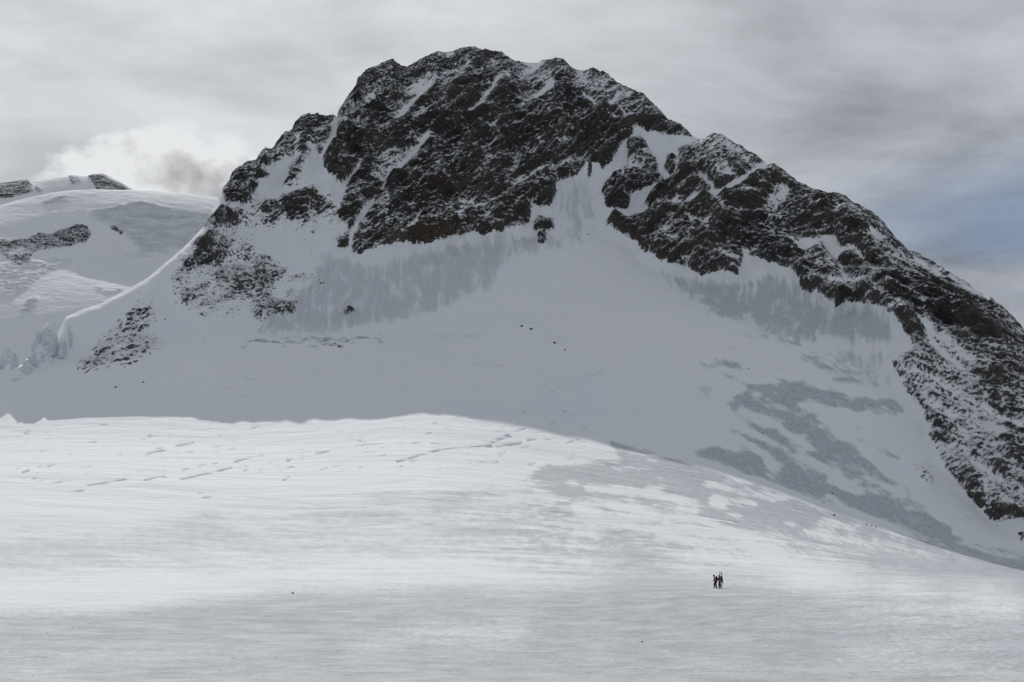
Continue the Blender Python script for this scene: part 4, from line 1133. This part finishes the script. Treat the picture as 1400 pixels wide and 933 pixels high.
M_FACE = simple_mat("skin_tone", (0.42, 0.27, 0.2), 0.6, (0.36, 0.22, 0.16))
M_RED = simple_mat("red_shell", (0.42, 0.055, 0.03), 0.7, (0.30, 0.04, 0.025))
M_BLACK = simple_mat("black_fabric", (0.018, 0.018, 0.02), 0.85)
M_NAVY = simple_mat("dark_fabric", (0.03, 0.032, 0.04), 0.8)
M_PACK = simple_mat("pack_fabric", (0.05, 0.022, 0.02), 0.8)
M_SKI = simple_mat("pale_ski", (0.5, 0.5, 0.52), 0.4)
M_SKI2 = simple_mat("dark_ski", (0.025, 0.025, 0.03), 0.4)


def climber(loc, yaw, jacket, trousers, hat, label, stride, stoop):
    hip = (0, 0, 0.90)
    wa = (0.02 + stoop * 0.25, 0, 1.06); ch = (0.05 + stoop * 0.7, 0, 1.27); ne = (0.07 + stoop, 0, 1.43); hd = (0.11 + stoop * 1.15, 0, 1.56); tp = (0.11 + stoop * 1.2, 0, 1.66)
    no = (0.22 + stoop * 1.2, 0, 1.55)
    fk, ff, ft = (0.22 * stride + 0.12, 0.09, 0.50), (0.26 * stride, 0.09, 0.09), (0.26 * stride + 0.17, 0.10, 0.035)
    bk, bf, bt = (-0.06 * stride + 0.06, -0.09, 0.49), (-0.30 * stride, -0.09, 0.09), (-0.30 * stride + 0.16, -0.10, 0.035)
    s1, e1, h1 = (ch[0] + 0.02, 0.19, 1.36), (ch[0] + 0.02, 0.27, 1.10), (ch[0] + 0.24, 0.25, 0.98)
    s2, e2, h2 = (ch[0] + 0.02, -0.19, 1.36), (ch[0] - 0.10, -0.27, 1.10), (ch[0] + 0.05, -0.30, 0.88)
    pts = [hip, wa, ch, ne, hd, tp, no, (0, 0.09, 0.86), fk, ff, ft, (0, -0.09, 0.86), bk, bf, bt, s1, e1, h1, s2, e2, h2]
    ed = [(0, 1), (1, 2), (2, 3), (3, 4), (4, 5), (4, 6), (0, 7), (7, 8), (8, 9), (9, 10), (0, 11), (11, 12), (12, 13), (13, 14), (2, 15), (15, 16), (16, 17), (2, 18), (18, 19), (19, 20)]
    rad = [(0.14, 0.11), (0.13, 0.10), (0.16, 0.11), 0.06, 0.098, 0.07, 0.018, 0.10, 0.075, 0.055, 0.04, 0.10, 0.06, 0.045, 0.035, 0.055, 0.045, 0.032, 0.055, 0.045, 0.032]
    b = skin("person", pts, ed, rad, M_FACE)
    b.location = loc; b.rotation_euler = (0, 0, yaw)
    tag(b, label, "person", "two mountaineers crossing the glacier")
    j = [hip, wa, ch, (ne[0], 0, 1.40), s1, e1, h1, s2, e2, h2]
    skin("jacket", j, [(0, 1), (1, 2), (2, 3), (2, 4), (4, 5), (5, 6), (2, 7), (7, 8), (8, 9)], [(0.21, 0.18), (0.2, 0.18), (0.23, 0.18), 0.10, 0.105, 0.085, 0.062, 0.105, 0.085, 0.062], jacket, b)
    skin("trousers", [(0, 0, 0.92), (0, 0.09, 0.84), fk, (ff[0], ff[1], 0.16), (0, -0.09, 0.84), bk, (bf[0], bf[1], 0.16)], [(0, 1), (1, 2), (2, 3), (0, 4), (4, 5), (5, 6)],
         [(0.19, 0.16), 0.14, 0.115, 0.10, 0.14, 0.115, 0.10], trousers, b)
    for f_, t_e in ((ff, ft), (bf, bt)):
        skin("boot", [(f_[0], f_[1], 0.22), (f_[0], f_[1], 0.07), t_e], [(0, 1), (1, 2)], [0.095, 0.095, 0.07], M_BLACK, b)
    cap = IV2 * np.array([0.145, 0.125, 0.15])
    cap[:, 0] = np.where(cap[:, 2] < -0.02, np.minimum(cap[:, 0], 0.05), cap[:, 0])       # open at the face
    c_ = mesh_obj("hat", cap.tolist(), IF2, hat, b, True); c_.location = (hd[0] - 0.01, 0, hd[2] + 0.045)
    for e_, h_ in ((e1, h1), (e2, h2)):
        d = (Vector(h_) - Vector(e_)).normalized(); sd_ = d.cross(Vector((0, 1, 0))).normalized()
        p = [h_, tuple(Vector(h_) + d * 0.08)]; ee = [(0, 1)]; rd = [0.04, 0.042]
        for q, ln in zip((-0.03, -0.01, 0.01, 0.03), (0.06, 0.075, 0.07, 0.055)):
            p.append(tuple(Vector(p[1]) + sd_ * q + d * ln + Vector((0.01, 0, -0.01)))); ee.append((1, len(p) - 1)); rd.append(0.011)
        p.append(tuple(Vector(h_) + sd_ * 0.055 + d * 0.06)); ee.append((0, len(p) - 1)); rd.append(0.014)
        skin("glove", p, ee, rd, M_BLACK, b)
    return b, ch


def backpack(person, ch, mat, label, w=0.17, h=0.30):
    v = IV3[:, :].copy(); v = np.sign(v) * np.abs(v) ** 0.6
    v = v * np.array([0.13, w, h]); v[:, 0] -= 0.03 * (v[:, 2] < 0)
    o = mesh_obj("backpack", v.tolist(), IF3, mat, None, True)
    R = person.rotation_euler.to_matrix()
    o.location = person.location + R @ Vector((ch[0] - 0.27, 0, 1.20)); o.rotation_euler = (0, 0.12, person.rotation_euler.z)
    tag(o, label, "backpack")
    for sy in (-0.09, 0.09):
        skin("strap", [(0.10, sy, 0.24), (0.26, sy, 0.22), (0.40, sy, 0.05), (0.36, sy, -0.18), (0.10, sy, -0.22)], [(0, 1), (1, 2), (2, 3), (3, 4)], [0.016] * 5, M_BLACK, o)
    lid = IV2 * np.array([0.14, w * 0.95, 0.07])
    l_ = mesh_obj("lid", lid.tolist(), IF2, mat, o, True); l_.location = (0.01, 0, h)
    return o




def stand(qx_, dist):
    az = float(ray(qx_, 800)[0])
    x, y = dist * math.sin(az), dist * math.cos(az)
    k = int(np.argmin((VP[:, 0] - x) ** 2 + (VP[:, 1] - y) ** 2))
    return Vector((x, y, VP[k, 2] + 0.01))


gA = stand(978.6, 189.5); gB = stand(984.9, 188.8)
A, chA = climber(gA, math.radians(172), M_RED, M_BLACK, M_BLACK, "mountaineer in red jacket and dark trousers walking ahead, without skis", 0.5, 0.10)
B, chB = climber(gB, math.radians(128), M_NAVY, M_BLACK, M_BLACK, "mountaineer in black walking behind, with skis upright on the pack", 0.25, 0.06)
backpack(A, chA, M_PACK, "dark reddish backpack worn by the front mountaineer")
pb = backpack(B, chB, M_BLACK, "black backpack carrying two skis on the rear mountaineer", 0.18, 0.32)
for sy, mt, lab in ((0.2, M_SKI, "pale ski strapped upright to the black backpack"), (-0.2, M_SKI2, "dark ski strapped upright to the black backpack")):
    vs, fs = [], []
    for i in range(15):
        u = i / 14
        z = -0.72 + 1.72 * u; wd = 0.06 + 0.016 * (abs(u - 0.45) * 2) ** 2
        bend = 0.12 * max(0, (u - 0.88) / 0.12) ** 2 + 0.03 * max(0, (0.06 - u) / 0.06)
        if u == 1: wd = 0.02
        for a_, c_ in ((-wd, -0.008), (wd, -0.008), (wd, 0.008), (-wd, 0.008)):
            vs.append((c_ + bend, a_ + (0.02 if sy < 0 else -0.02) * u * 2, z))
    for i in range(14):
        for k in range(4):
            fs.append((i * 4 + k, i * 4 + (k + 1) % 4, i * 4 + 4 + (k + 1) % 4, i * 4 + 4 + k))
    fs += [(3, 2, 1, 0), (56, 57, 58, 59)]
    s_ = mesh_obj("ski", vs, fs, mt)
    R = pb.rotation_euler.to_matrix()
    s_.location = pb.location + R @ Vector((-0.02, sy, 0)); s_.rotation_euler = pb.rotation_euler
    tag(s_, lab, "ski")
    bd = IV2 * np.array([0.035, 0.04, 0.12])
    q_ = mesh_obj("binding", bd.tolist(), IF2, M_BLACK, s_); q_.location = (-0.03, 0, -0.02)
